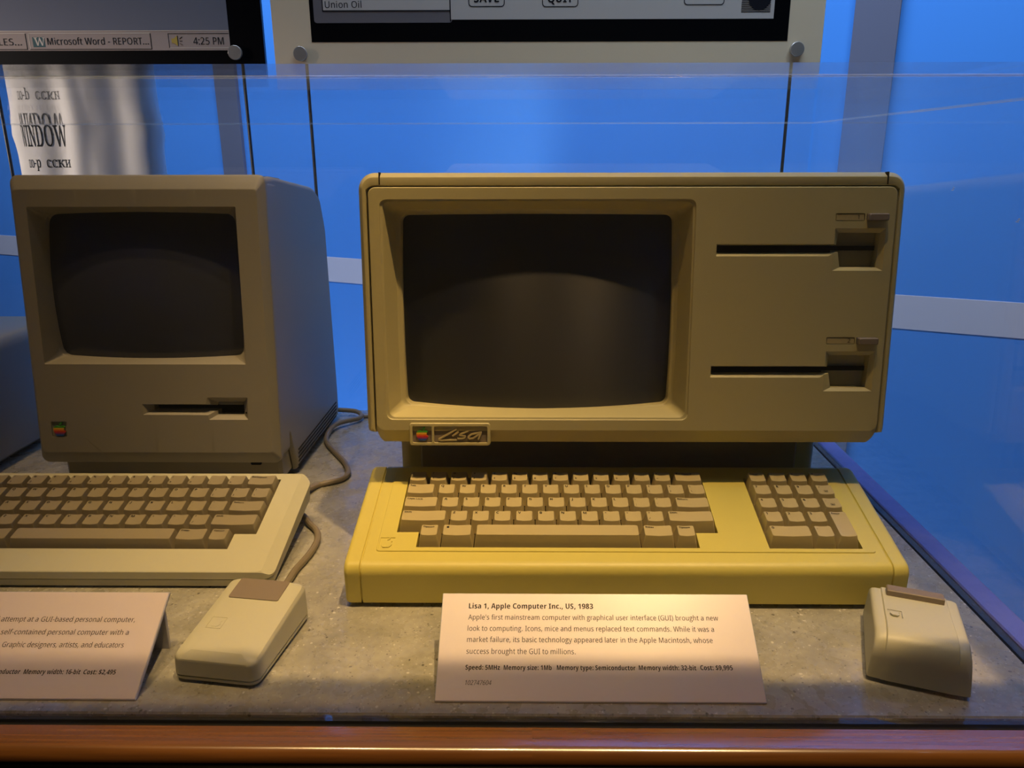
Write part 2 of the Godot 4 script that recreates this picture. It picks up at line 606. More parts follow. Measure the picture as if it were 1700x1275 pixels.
func case() -> void:
	var t := thing("display_plinth", "long dark plinth with a reddish varnished wooden rim round the stone deck", "plinth", Vector3(-0.5, -0.95, -0.75))
	var back := Transform3D(Basis.IDENTITY, -t.position)
	var b := MB.new(); b.xf = back
	b.box(Vector3(-0.51, -0.495, -0.75), Vector3(1.78, 0.91, 0.64), 0.004)
	part(t, "base_panel", b, M.black_panel)
	var rim := [[0.0, -0.018], [0.018, -0.018], [0.0215, -0.0165], [0.0235, -0.0125], [0.0240, -0.009], [0.0232, -0.005], [0.0205, -0.0022], [0.017, -0.001], [0.001, -0.0006], [0.0, -0.002]]
	# front strip and side strip, mitred
	b = MB.new(); b.xf = back
	var r0 := PackedVector3Array(); var r1 := PackedVector3Array()
	for q in rim:
		r0.append(Vector3(-1.47, q[1], -0.4270 + q[0]))
		r1.append(Vector3(0.3768 + q[0] * 1.1, q[1], -0.4270 + q[0]))
	b.solid([r0, r1])
	part(t, "front_rim", b, M.varnished_wood)
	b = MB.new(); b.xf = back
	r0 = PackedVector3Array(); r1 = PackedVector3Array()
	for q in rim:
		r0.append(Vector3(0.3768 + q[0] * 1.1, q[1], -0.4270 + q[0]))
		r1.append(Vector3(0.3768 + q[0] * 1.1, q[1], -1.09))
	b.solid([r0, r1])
	part(t, "side_rim", b, M.ledge_blue_reflection, 35.0, "side ledge with the blue reflection of the wall painted into its colour")
	b = MB.new(); b.xf = back
	b.box(Vector3(-0.5463, -0.0105, -0.4323), Vector3(1.840, 0.0150, 0.0102))
	b.box(Vector3(0.3711, -0.0105, -0.7600), Vector3(0.0110, 0.0150, 0.6540))
	b.box(Vector3(-0.55, -0.029, -0.75), Vector3(1.85, 0.021, 0.67))
	part(t, "groove_floor", b, M.black_panel)

	t = thing("stone_slab", "grey speckled stone slab that both computers stand on", "slab", Vector3(-0.52, -0.018, -0.76))
	b = MB.new(); b.xf = Transform3D(Basis.IDENTITY, -t.position)
	b.box(Vector3((DECK_L + 0.3655) / 2.0, -0.009, (-0.4375 - 1.087) / 2.0), Vector3(0.3655 - DECK_L, 0.018, 1.087 - 0.4375), 0.0012)
	part(t, "slab_body", b, M.speckled_stone, 0.0)

	t = thing("acrylic_cover", "clear acrylic cover enclosing both computers", "display cover", Vector3(-0.52, 0, -0.75))
	back = Transform3D(Basis.IDENTITY, -t.position)
	var hi := 0.4015
	b = MB.new(); b.xf = back
	b.box(Vector3(-0.526, hi / 2.0, -0.4335), Vector3(1.804, hi, 0.006))
	part(t, "front_pane", b, M.clear_acrylic, 0.0)
	b = MB.new(); b.xf = back
	b.box(Vector3(0.3700, hi / 2.0, -0.752), Vector3(0.006, hi, 0.630))
	part(t, "side_pane", b, M.clear_acrylic, 0.0)
	b = MB.new(); b.xf = back
	b.box(Vector3(-1.425, hi / 2.0 + 0.001, -0.752), Vector3(0.006, hi - 0.003, 0.630))
	part(t, "side_pane", b, M.clear_acrylic, 0.0)
	b = MB.new(); b.xf = back
	b.box(Vector3(-0.526, hi / 2.0 + 0.001, -1.0705), Vector3(1.780, hi - 0.003, 0.006))
	part(t, "back_pane", b, M.clear_acrylic, 0.0)
	b = MB.new(); b.xf = back
	b.box(Vector3(-0.526, hi + 0.0035, -0.7525), Vector3(1.804, 0.006, 0.642))
	part(t, "top_pane", b, M.clear_acrylic, 0.0)
	# bonded joints, which catch the light
	b = MB.new(); b.xf = back
	b.tube(PackedVector3Array([Vector3(-1.42, hi, -0.4300), Vector3(0.372, hi, -0.4300)]), 0.0007, 8)
	part(t, "glue_joint", b, M.acrylic_edge)
	b = MB.new(); b.xf = back
	b.tube(PackedVector3Array([Vector3(-1.42, hi, -1.067), Vector3(0.366, hi, -1.067)]), 0.0006, 8)
	b.tube(PackedVector3Array([Vector3(0.3665, hi, -1.067), Vector3(0.3665, hi, -0.431)]), 0.0006, 8)
	part(t, "glue_joint", b, M.acrylic_edge)
	for q in [[0.171, -0.70], [0.247, -0.60], [0.196, -0.58]]:
		b = MB.new(); b.xf = back
		for k in 3: b.box(Vector3(0.36665, 0.375 - q[0] * 0.25 + k * 0.0012, q[1] + k * 0.001), Vector3(0.0002, 0.0005, 0.004 - k * 0.0008))
		part(t, "scuff", b, M.scuff_white)

# ------------------------------------------------------------------ rainbow emblem
func emblem_body() -> PackedVector2Array:
	var a := PackedVector2Array()
	for q in [[0, .34], [.06, .385], [.14, .42], [.25, .435], [.36, .41], [.45, .345], [.505, .25], [.53, .12], [.525, 0], [.50, -.12], [.45, -.25], [.38, -.37], [.30, -.46], [.22, -.5], [.12, -.49], [0, -.46], [-.12, -.49], [-.22, -.5], [-.30, -.46], [-.38, -.37], [-.45, -.25], [-.50, -.12], [-.525, 0], [-.53, .12], [-.505, .25], [-.45, .345], [-.36, .41], [-.25, .435], [-.14, .42], [-.06, .385]]:
		a.append(Vector2(q[0], q[1]))
	var bite := PackedVector2Array()
	for i in 24: bite.append(Vector2(0.60, 0.10) + Vector2.from_angle(TAU * i / 24.0) * 0.23)
	return Geometry2D.clip_polygons(a, bite)[0]

func emblem_leaf() -> PackedVector2Array:
	var a := PackedVector2Array()
	for q in [[.0, .46], [.01, .56], [.06, .66], [.14, .73], [.25, .77], [.25, .67], [.21, .57], [.13, .50]]: a.append(Vector2(q[0], q[1]))
	return a

func place(poly: PackedVector2Array, at: Vector2, s: float) -> PackedVector2Array:
	var o := PackedVector2Array()
	for q in poly: o.append(at + q * s)
	return o

func rainbow(mb: MB, at: Vector2, s: float, n0: float, n1: float) -> void:
	mb.tinted = true
	var cols := [Color(0.30, 0.62, 0.20), Color(0.93, 0.72, 0.16), Color(0.90, 0.45, 0.14), Color(0.80, 0.20, 0.18), Color(0.52, 0.22, 0.46), Color(0.16, 0.34, 0.66)]
	var body := emblem_body()
	var edges := [0.60, 0.235, 0.09, -0.055, -0.20, -0.345, -0.60]
	for i in 6:
		var band := PackedVector2Array([Vector2(-1, edges[i + 1]), Vector2(1, edges[i + 1]), Vector2(1, edges[i]), Vector2(-1, edges[i])])
		mb.tint = cols[i].srgb_to_linear()
		for q in Geometry2D.intersect_polygons(body, band): mb.extrude(place(q, at, s), n0, n1)
	mb.tint = cols[0].srgb_to_linear()
	mb.extrude(place(emblem_leaf(), at, s), n0, n1)

# convex glass face of a picture tube, with uv for the woven cover
func tube_face(x0: float, x1: float, y0: float, y1: float, edge: float, bulge: float, xf: Transform3D) -> ArrayMesh:
	var nx := 28
	var ny := 22
	var vs := PackedVector3Array(); var ns := PackedVector3Array(); var uv := PackedVector2Array(); var ix := PackedInt32Array()
	var f := func(u: float, w: float) -> Vector3:
		return Vector3(lerpf(x0, x1, u), lerpf(y0, y1, w), edge + bulge * (1.0 - pow(2.0 * u - 1.0, 2.0) * 0.6 - pow(2.0 * w - 1.0, 2.0) * 0.4))
	for j in ny + 1:
		for i in nx + 1:
			var u := float(i) / nx
			var w := float(j) / ny
			var e := 0.01
			var du: Vector3 = f.call(u + e, w) - f.call(u - e, w)
			var dw: Vector3 = f.call(u, w + e) - f.call(u, w - e)
			vs.append(xf * (f.call(u, w) as Vector3))
			ns.append(xf.basis * du.cross(dw).normalized())
			uv.append(Vector2(u, w))
	for j in ny:
		for i in nx:
			var a := j * (nx + 1) + i
			for k in [a, a + nx + 1, a + nx + 2, a, a + nx + 2, a + 1]: ix.append(k)
	var arr := []
	arr.resize(Mesh.ARRAY_MAX)
	arr[Mesh.ARRAY_VERTEX] = vs; arr[Mesh.ARRAY_NORMAL] = ns; arr[Mesh.ARRAY_TEX_UV] = uv; arr[Mesh.ARRAY_INDEX] = ix
	var m := ArrayMesh.new()
	m.add_surface_from_arrays(Mesh.PRIMITIVE_TRIANGLES, arr)
	return m

# ------------------------------------------------------------------ the wide computer
func wide_computer() -> void:
	var a := 0.0915
	var root := Vector3(0.0854, 0, -0.85)
	var t := thing("desktop_computer", "wide yellowed computer with a black screen on the left and two disk slots", "computer", root)
	var F := Transform3D(Basis(Vector3.RIGHT, Vector3(0, cos(a), -sin(a)), Vector3(0, sin(a), cos(a))), Vector3(-0.1521, 0.1084, -0.6668) - root)
	var W := 0.475
	var H := 0.2409
	var Y: Material = M.aged_tan_plastic
	# cabinet shell
	var b := MB.new(); b.xf = F
	var sh := func(inset: float, n: float, r: float) -> PackedVector3Array: 
		var o := lift(ring2(inset, W - inset, -0.001 + inset, H - inset, maxf(r - inset, 0.002), 0, 0, 0, 6, 1), n)
		for i in o.size():
			var k := smoothstep(0.011, 0.004, o[i].y)
			if inset > 0.005: o[i].y -= 0.0036 * smoothstep(H - 0.016, H - 0.009, o[i].y)
			o[i] += Vector3(0, k * 0.0025, -k * 0.016 if n > -0.02 else 0.0)
		return o
	b.loft([sh.call(0.004, -0.365, 0.014), sh.call(0.0, -0.36, 0.014), sh.call(0.0, -0.0075, 0.0145), sh.call(0.0008, -0.0058, 0.0145), sh.call(0.0035, -0.0010, 0.0145), sh.call(0.0045, -0.0004, 0.0145), sh.call(0.0068, -0.0004, 0.0145), sh.call(0.0076, -0.0012, 0.0145), sh.call(0.0078, -0.014, 0.0145)])
	b.fan(sh.call(0.004, -0.365, 0.014), true)
	part(t, "cabinet_shell", b, Y, 50.0)
	for s in [0.0197, 0.4565]:
		b = MB.new(); b.xf = F
		b.box(Vector3(s, H - 0.0052, -0.0030), Vector3(0.0010, 0.0105, 0.0064))
		part(t, "seam", b, M.seam_shadow)
	# front panel with its openings
	var screen_o := ring2(0.0189, 0.2934, 0.0220, 0.2183, 0.006, 0, 0, 0, 5, 8)
	var slots := []
	var slot_in := []
	for dy in [0.0, -0.1077]:
		slots.append(PackedVector2Array([Vector2(.3122, .1695 + dy), Vector2(.4102, .1695 + dy), Vector2(.4138, .1722 + dy), Vector2(.4138, .1570 + dy), Vector2(.4578, .1570 + dy), Vector2(.4578, .1934 + dy), Vector2(.4140, .1934 + dy), Vector2(.4140, .1801 + dy), Vector2(.3122, .1801 + dy)]))
		slot_in.append(PackedVector2Array([Vector2(.3132, .1722 + dy), Vector2(.4112, .1722 + dy), Vector2(.4190, .1730 + dy), Vector2(.4215, .1598 + dy), Vector2(.4530, .1598 + dy), Vector2(.4545, .1895 + dy), Vector2(.4185, .1895 + dy), Vector2(.4170, .1790 + dy), Vector2(.3132, .1790 + dy)]))
	var wins := []
	for dy in [0.0, -0.1077]:
		wins.append(ring2(.4137, .4391, .1996 + dy, .2062 + dy, 0.0012, 0, 0, 0, 3, 1))
		wins.append(ring2(.4402, .4584, .1996 + dy, .2062 + dy, 0.0010, 0, 0, 0, 3, 1))
	var pn := 0.0012
	var outer := ring2(0.0100, W - 0.0100, 0.0125, 0.2278, 0.006, 0, 0, 0, 6, 6)
	var holes := [screen_o] + slots + wins
	b = MB.new(); b.xf = F
	add_region(b, region(outer, holes, 0.0028), pn)
	var low := func(inset: float, n: float, nb: float) -> PackedVector3Array:
		var o := PackedVector3Array()
		var r := ring2(0.0100 - inset, W - 0.0100 + inset, 0.0125 - inset, 0.2278 + inset, 0.006 + inset, 0, 0, 0, 6, 6)
		for q in r:
			var k := clampf((0.0125 + 0.006 - q.y) / 0.0065, 0.0, 1.0)
			o.append(Vector3(q.x, q.y - k * nb * 1.5, n - k * k * nb))
		return o
	b.loft([lift(outer, pn), low.call(0.0004, pn - 0.0003, 0.0035), low.call(0.0007, pn - 0.0011, 0.0085), low.call(0.0007, -0.012, 0.0085)])
	# screen recess: edge, slope, lip
	var rec := func(i0: float, lo: float, n: float, r: float, bb: float) -> PackedVector3Array: return lift(ring2(0.0189 + i0, 0.2934 - i0, 0.0220 + lo, 0.2183 - i0 * 0.82, r, 0.0006, bb, 0.0008, 5, 8), n)
	b.loft([lift(screen_o, pn), rec.call(0.0006, 0.0006, pn - 0.0009, 0.0058, 0.0), rec.call(0.0026, 0.0022, pn - 0.0014, 0.0055, 0.0), rec.call(0.0036, 0.0032, pn - 0.0030, 0.0055, 0.0003), rec.call(0.0105, 0.0085, -0.0180, 0.0065, 0.003), rec.call(0.0128, 0.0095, -0.0195, 0.0065, 0.0038), rec.call(0.0146, 0.0102, -0.0200, 0.0062, 0.0048), rec.call(0.0154, 0.0108, -0.0212, 0.0060, 0.0048), rec.call(0.0156, 0.0110, -0.0300, 0.0060, 0.0048)])
	for k in 2:
		b.loft([lift(slots[k], pn), lift(slot_in[k], pn - 0.0034), lift(slot_in[k], -0.0115)])
		add_region(b, region(slot_in[k], [], 0.004), -0.0115)
	for w in wins:
		b.loft([lift(w, pn), lift(w, pn - 0.0016)])
		add_region(b, region(w, [], 0.003), pn - 0.0016)
	part(t, "front_panel", b, Y, 32.0)
	part_mesh(t, "screen", tube_face(0.0285, 0.2835, 0.020, 0.2105, -0.0325, 0.0175, F), M.mesh_covered_tube)
	var k := 0
	for dy in [0.0, -0.1077]:
		k += 1
		b = MB.new(); b.xf = F
		b.box(Vector3((.3138 + .4150) / 2.0, .1755 + dy, -0.0108), Vector3(.4150 - .3138, .0062, 0.003))
		b.box(Vector3((.4150 + .4542) / 2.0, .1762 + dy, -0.0108), Vector3(.4542 - .4150, .0040, 0.003))
		part(t, "disk_slot", b, M.dark_void)
		b = MB.new(); b.xf = F
		b.box(Vector3((.4137 + .4391) / 2.0, .2029 + dy, pn - 0.0010), Vector3(.0243, .0056, 0.0012), 0.0003)
		var lab := part(t, "number_plate", b, M.tan_key_plastic)
		b = MB.new(); b.xf = F
		write(b, str(k), font("Droid Sans"), .4328, .2012 + dy, 0.0036, pn - 0.0003)
		part(lab, "number", b, M.legend_ink, 0.0)
		b = MB.new(); b.xf = F
		b.box(Vector3((.4404 + .4582) / 2.0, .2030 + dy, pn + 0.0015), Vector3(.0172, .0060, 0.0080), 0.0008)
		part(t, "eject_button", b, M.taupe_button_plastic)
	# emblem plate
	b = MB.new(); b.xf = F
	var eo := ring2(.0402, .1130, -.0012, .0187, 0.0022, 0, 0, 0, 4, 1)
	var w1 := ring2(.0424, .0600, .0007, .0165, 0.0010, 0, 0, 0, 3, 1)
	var w2 := ring2(.0620, .1109, .0007, .0165, 0.0010, 0, 0, 0, 3, 1)
	add_region(b, region(eo, [w1, w2], 0.0012), pn + 0.0016)
	b.loft([lift(ring2(.0396, .1136, -.0018, .0193, 0.0025, 0, 0, 0, 4, 1), pn - 0.004), lift(ring2(.0396, .1136, -.0018, .0193, 0.0025, 0, 0, 0, 4, 1), pn + 0.0010), lift(eo, pn + 0.0016)])
	for w in [w1, w2]:
		b.loft([lift(w, pn + 0.0016), lift(w, pn - 0.0006)])
	var plate := part(t, "emblem_plate", b, Y, 40.0)
	b = MB.new(); b.xf = F
	b.box(Vector3((.0402 + .1130) / 2.0, 0.0087, pn - 0.0012), Vector3(.0700, .0170, 0.0012))
	part(plate, "plate_ground", b, M.taupe_button_plastic)
	b = MB.new(); b.xf = F
	rainbow(b, Vector2(.0513, .0079), 0.0104, pn - 0.0006, pn + 0.0010)
	part(plate, "rainbow_emblem", b, M.rainbow_enamel, 0.0)
	b = MB.new(); b.xf = F
	# script, traced as strokes on a grid of 765 x 245 over the right window
	var strokes := [[[322, 46], [66, 198], [80, 212], [322, 206]], [[350, 84], [264, 148]], [[382, 32], [374, 50]], [[492, 74], [385, 118], [362, 136], [452, 146], [440, 166], [420, 178], [334, 184]], [[682, 90], [535, 122], [490, 160], [500, 184], [560, 178], [676, 94], [630, 200]]]
	for st in strokes:
		for e in st.size() - 1:
			var line := PackedVector2Array()
			for q in [st[e], st[e + 1]]: line.append(Vector2(.0620 + q[0] / 765.0 * .0489, .0165 - q[1] / 245.0 * .0158))
			for q in Geometry2D.offset_polyline(line, 0.00072, Geometry2D.JOIN_ROUND, Geometry2D.END_ROUND):
				b.extrude(q, pn - 0.0006, pn + 0.0010 + e * 0.00002)
	part(plate, "script_lettering", b, M.tan_key_plastic, 30.0)
	# pedestal
	b = MB.new()
	b.xf = Transform3D(Basis.IDENTITY, -root)
	var ped := func(inset: float, y: float) -> PackedVector3Array:
		var o := PackedVector3Array()
		for q in ring2(-0.1335 + inset, 0.2850 - inset, -1.02 + inset, -0.728 - inset, 0.012, 0, 0, 0, 5, 1): o.append(Vector3(q.x, y, q.y))
		return o
	b.solid([ped.call(0.006, 0.0), ped.call(0.004, 0.004), ped.call(0.0, 0.008), ped.call(0.0, 0.116)])
	part(t, "pedestal", b, Y, 40.0)
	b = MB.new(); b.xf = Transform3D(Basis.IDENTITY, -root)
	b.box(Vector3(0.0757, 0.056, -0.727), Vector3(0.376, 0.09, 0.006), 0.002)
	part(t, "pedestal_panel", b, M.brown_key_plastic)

# ------------------------------------------------------------------ keys
# a keycap of so many units, standing on its base centre, top facing +y, front towards +z
func keycap(uw: float, ud: float, P: float, hgt: float, dish: float) -> ArrayMesh:
	var b := MB.new()
	var rr := func(w: float, d: float, r: float, y: float, dz: float, cup: float) -> PackedVector3Array:
		var o := PackedVector3Array()
		for q in ring2(-w / 2, w / 2, -d / 2, d / 2, r, 0, 0, 0, 2, 2):
			var u := q.x / (w / 2)
			o.append(Vector3(q.x, y - cup * (1.0 - u * u), q.y + dz))
		return o
	var w := uw * P
	var d := ud * P
	var dz := -P * 0.045
	var r0 = rr.call(w - 0.0006, d - 0.0006, 0.001, -hgt, 0.0, 0.0)
	var r1 = rr.call(w - 0.0046, d - 0.0056, 0.0016, -0.0005, dz, dish * 0.9)
	var r2 = rr.call(w - 0.0054, d - 0.0064, 0.0016, 0.0, dz, dish)
	b.loft([r0, r1, r2])
	b.fan(r2, false, Vector3(0, -dish, dz))
	return b.mesh(38.0)

# rows of [label text, units, second line]; col runs on from the row's start
func keys_into(t: Node3D, rows: Array, X: Transform3D, P: float, hgt: float, m: Material, dish: float, dark_row := -1) -> void:
	var caps := {}
	var f := font("Droid Sans", true)
	for row in rows:
		var col: float = row[0]
		for key in row[2]:
			var u: float = key[1]
			var deep: float = key[3] if key.size() > 3 else 1.0
			var kk := "%s/%s" % [u, deep]
			var flat: bool = u > 3.0
			if not caps.has(kk): caps[kk] = keycap(u, deep, P, hgt, 0.0 if flat else dish)
			var o := part_mesh(t, "key" if not flat else "space_bar", caps[kk], m)
			o.transform = X * Transform3D(Basis.IDENTITY, Vector3((col + u / 2.0) * P, 0, (row[1] + (deep - 1.0) / 2.0) * P))
			var s: String = key[0]
			if s != "":
				var b := MB.new()
				var hw := (u * P - 0.0054) / 2.0
				var hd := (deep * P - 0.0064) / 2.0
				# lettering lies on the top: x right, y towards the back
				var lay := func(q: Vector3) -> Vector3: return Vector3(q.x, 0.00018 - (0.0 if flat else dish * (1.0 - absf(q.x) / hw)), -q.y - P * 0.045)
				b.warp = lay
				var h := 0.0029 if s.length() == 1 else 0.0021
				var two: String = key[2] if key.size() > 2 else ""
				if two != "" and two != "[]":
					write(b, s, f, -hw + 0.0014, hd - 0.0036, 0.0022, 0, 0, 0, 4.0)
					write(b, two, f, -hw + 0.0014, -hd + 0.0018, 0.0022, 0, 0, 0, 4.0)
				elif two == "[]":
					write(b, s, f, -hw + 0.0018, hd - 0.0042, 0.0022, 0, 0, 0, 4.0)
					for q in [[-0.0012, 0.0, 0.0004, 0.0022], [0.0018, 0.0, 0.0004, 0.0022], [0.0003, 0.0011, 0.003, 0.0003], [0.0003, -0.0011, 0.003, 0.0003], [0.0003, 0.0, 0.0009, 0.0012]]:
						b.extrude(PackedVector2Array([Vector2(q[0] - q[2] / 2, -0.0022 + q[1] - q[3] / 2), Vector2(q[0] + q[2] / 2, -0.0022 + q[1] - q[3] / 2), Vector2(q[0] + q[2] / 2, -0.0022 + q[1] + q[3] / 2), Vector2(q[0] - q[2] / 2, -0.0022 + q[1] + q[3] / 2)]), 0, 0)
				elif s == "@fruit":
					b.extrude(place(emblem_body(), Vector2(-hw + 0.0035, hd - 0.0030), 0.0022), 0, 0)
					b.extrude(place(emblem_leaf(), Vector2(-hw + 0.0035, hd - 0.0030), 0.0022), 0, 0)
				else:
					write(b, s, f, -hw + 0.0014, hd - 0.0012 - h, h, 0, 0, 0, 4.0)
				if b.p.size(): part(o, "legend", b, M.legend_ink, 0.0)
			col += u

func letters_row(s: String) -> Array:
	var o := []
	for ch in s: o.append([ch, 1.0])
	return o

func main_rows(left_opt: String) -> Array:
	return [
		[0.0, 0, [["~", 1.0, "`"], ["!", 1.0, "1"], ["@", 1.0, "2"], ["#", 1.0, "3"], ["$", 1.0, "4"], ["%", 1.0, "5"], ["^", 1.0, "6"], ["&", 1.0, "7"], ["*", 1.0, "8"], ["(", 1.0, "9"], [")", 1.0, "0"], ["_", 1.0, "-"], ["+", 1.0, "="], ["Backspace", 1.5]]],
		[0.0, 1, [["Tab", 1.5]] + letters_row("QWERTYUIOP") + [["{", 1.0, "["], ["}", 1.0, "]"], ["|", 1.0, "\\"]]],
		[0.0, 2, [["Caps Lock", 1.75]] + letters_row("ASDFGHJKL") + [[":", 1.0, ";"], ["\"", 1.0, "'"], ["Return", 1.75]]],
		[0.0, 3, [["Shift", 2.25]] + letters_row("ZXCVBNM") + [["<", 1.0, ","], [">", 1.0, "."], ["?", 1.0, "/"], ["Shift", 2.25]]],
		[1.0, 4, [["Option", 1.0], [left_opt, 1.5], ["", 7.5], ["Enter", 1.5], ["Option", 1.0]]],
	]

func well_outline(P: float, g: float, o: Vector2) -> PackedVector2Array:
	# in x and distance towards the viewer, row 0 centred on 0
	var a := PackedVector2Array()
	for q in [[0.0, -0.5, -g, -g], [14.5, -0.5, g, -g], [14.5, 3.5, g, g], [13.5, 3.5, g, g], [13.5, 4.5, g, g], [1.0, 4.5, -g, g], [1.0, 3.5, -g, g], [0.0, 3.5, -g, g]]:
		a.append(o + Vector2(q[0] * P + q[2], q[1] * P + q[3]))
	return a

# ------------------------------------------------------------------ keyboard of the wide computer
func wide_keyboard() -> void:
	var root := Vector3(0.0765, 0, -0.635)
	var t := thing("keyboard", "wide yellow keyboard with a separate number pad below the two-slot computer", "keyboard", root)
	var P := 0.01905
	var sl := 0.237
	var Y: Material = M.aged_yellow_plastic
	var top := func(x: float, z: float) -> Vector3: return Vector3(x, 0.0405 + (-0.574 - z) * tan(sl), z) - root
	# end view: z, y from the back lower edge round the front to the back upper edge
	var prof := []
	prof.append(Vector2(-0.700, 0.010)); prof.append(Vector2(-0.580, 0.0035)); prof.append(Vector2(-0.5675, 0.0035)); prof.append(Vector2(-0.5660, 0.0048))
	prof.append(Vector2(-0.5652, 0.0300))
	for i in 6:
		var a := deg_to_rad(4.0 + i * 14.8)
		prof.append(Vector2(-0.5743 + cos(a) * 0.0092, 0.0314 + sin(a) * 0.0092))
	prof.append(Vector2(-0.698, 0.0405 + 0.124 * tan(sl))); prof.append(Vector2(-0.7035, 0.0694)); prof.append(Vector2(-0.7055, 0.064)); prof.append(Vector2(-0.7060, 0.016))
	var mid := Vector2(-0.64, 0.03)
	var ringx := func(x: float, inset: float) -> PackedVector3Array:
		var o := PackedVector3Array()
		for q in prof:
			var d: Vector2 = (mid - q).normalized()
			var e: Vector2 = q + Vector2(signf(d.x) * minf(1.0, absf(d.x) * 3.0), signf(d.y) * minf(1.0, absf(d.y) * 3.0)) * inset
			o.append(Vector3(x, e.y, e.x) - root)
		return o
	var x0 := -0.1560
	var x1 := 0.3095
	var b := MB.new()
	b.loft([ringx.call(x0, 0.004), ringx.call(x0 + 0.0006, 0.0018), ringx.call(x0 + 0.0022, 0.0004), ringx.call(x0 + 0.004, 0.0), ringx.call(x0 + 0.0132, 0.0), ringx.call(x0 + 0.0138, 0.0016), ringx.call(x0 + 0.0144, 0.0016), ringx.call(x0 + 0.0150, 0.0)])
	b.fan(ringx.call(x0, 0.004), true)
	part(t, "end_cap", b, Y, 40.0)
	b = MB.new()
	b.loft([ringx.call(x1 - 0.0150, 0.0), ringx.call(x1 - 0.0144, 0.0016), ringx.call(x1 - 0.0138, 0.0016), ringx.call(x1 - 0.0132, 0.0), ringx.call(x1 - 0.004, 0.0), ringx.call(x1 - 0.0022, 0.0004), ringx.call(x1 - 0.0006, 0.0018), ringx.call(x1, 0.004)])
	b.fan(ringx.call(x1, 0.004))
	part(t, "end_cap", b, Y, 40.0)
	# body between the caps: everything but the top plane, then the top plane with its raised plate
	var L := x0 + 0.0150
	var R := x1 - 0.0150
	b = MB.new()
	var open := []
	for x in [L, R]:
		var full: PackedVector3Array = ringx.call(x, 0.0)
		var o := PackedVector3Array()
		for i in full.size(): o.append(full[(i + 11) % full.size()])
		open.append(o)
	b.loft(open, false)
	# top plane in (x, d) with d towards the viewer from row 0
	var z0 := -0.67144
	var kx := -0.11664
	var zf := -0.5743 + cos(deg_to_rad(78.0)) * 0.0092
	var Z := Transform3D(Basis(Vector3.RIGHT, Vector3(0, -tan(sl), 1.0), Vector3(0, cos(sl), sin(sl))), (top.call(0.0, z0) as Vector3))
	b.xf = Z
	var rim := PackedVector2Array([Vector2(L, -0.698 - z0), Vector2(R, -0.698 - z0), Vector2(R, zf - z0), Vector2(L, zf - z0)])
	var plate0 := ring2(-0.1318, 0.2880, -0.0252, 0.0888, 0.003, 0, 0, 0, 4, 1)
	var plate1 := ring2(-0.1313, 0.2875, -0.0247, 0.0883, 0.0028, 0, 0, 0, 4, 1)
	add_region(b, region(rim, [plate0], 0.004), 0.0)
	b.loft([lift(plate0, 0.0), lift(plate1, 0.0009)])
	var well := well_outline(P, 0.0008, Vector2(kx, 0))
	# rows foreshorten along the slope: the plane's d runs along the ground, so shrink the rows
	for i in well.size(): well[i].y *= cos(sl)
	var px := kx + 16.66 * P
	var pad := PackedVector2Array([Vector2(px - .001, (-0.5 * P - .001) * cos(sl)), Vector2(px + 4 * P + .001, (-0.5 * P - .001) * cos(sl)), Vector2(px + 4 * P + .001, (4.5 * P + .001) * cos(sl)), Vector2(px - .001, (4.5 * P + .001) * cos(sl))])
	var mark := PackedVector2Array([Vector2(-0.1300, 0.0725), Vector2(-0.1175, 0.0725), Vector2(-0.1175, 0.0862), Vector2(-0.1300, 0.0862)])
	add_region(b, region(plate1, [well, pad, mark], 0.0025), 0.0009)
	for w in [well, pad]: b.loft([lift(w, 0.0009), lift(w, -0.010)])
	b.loft([lift(mark, 0.0009), lift(mark, 0.0003)])
	add_region(b, region(mark, [], 0.004), 0.0003)
	part(t, "case_body", b, Y, 30.0)
	b = MB.new(); b.xf = Z
	add_region(b, region(well, [], 0.006), -0.0095)
	part(t, "key_well", b, M.dark_void, 0.0)
	b = MB.new(); b.xf = Z
	add_region(b, region(pad, [], 0.006), -0.0095)
	part(t, "key_well", b, M.dark_void, 0.0)
	b = MB.new(); b.xf = Z
	var fl := func(q: PackedVector2Array) -> PackedVector2Array:
		var o := PackedVector2Array()
		for e in q: o.append(Vector2(e.x, -e.y))
		return o
	b.extrude(fl.call(place(emblem_body(), Vector2(-0.1240, -0.0798), 0.0092)), 0.0003, 0.0011)
	b.extrude(fl.call(place(emblem_leaf(), Vector2(-0.1240, -0.0798), 0.0092)), 0.0003, 0.0011)
	part(t, "moulded_emblem", b, Y, 0.0)
	# keys
	var X := Transform3D(Basis(Vector3.RIGHT, Vector3(0, cos(sl), sin(sl)), Vector3(0, -sin(sl), cos(sl))), Vector3(kx, 0.07332, z0) - root)
	keys_into(t, main_rows("@fruit"), X, P, 0.0125, M.tan_key_plastic, 0.0009)
	var XP := X
	XP.origin.x = px - root.x
	keys_into(t, [
		[0.0, 0, [["Clear", 1.0], ["-", 1.0], ["+", 1.0], ["*", 1.0]]],
		[0.0, 1, [["7", 1.0], ["8", 1.0], ["9", 1.0], ["/", 1.0, "[]"]]],
		[0.0, 2, [["4", 1.0], ["5", 1.0], ["6", 1.0], [",", 1.0, "[]"]]],
		[0.0, 3, [["1", 1.0], ["2", 1.0], ["3", 1.0], ["Enter", 1.0, "", 2.0]]],
		[0.0, 4, [["0", 2.0], [".", 1.0]]],
	], XP, P, 0.0125, M.tan_key_plastic, 0.0009)
	for s in [-0.12, 0.205, 0.275]:
		b = MB.new()
		b.box(Vector3(s, 0.0018, -0.585) - root, Vector3(0.016, 0.0036, 0.010), 0.0006)
		part(t, "rubber_foot", b, M.seam_shadow)
	b = MB.new()
	b.box(Vector3(0.0765, 0.006, -0.690) - root, Vector3(0.30, 0.012, 0.010), 0.001)
	part(t, "rubber_foot", b, M.seam_shadow)

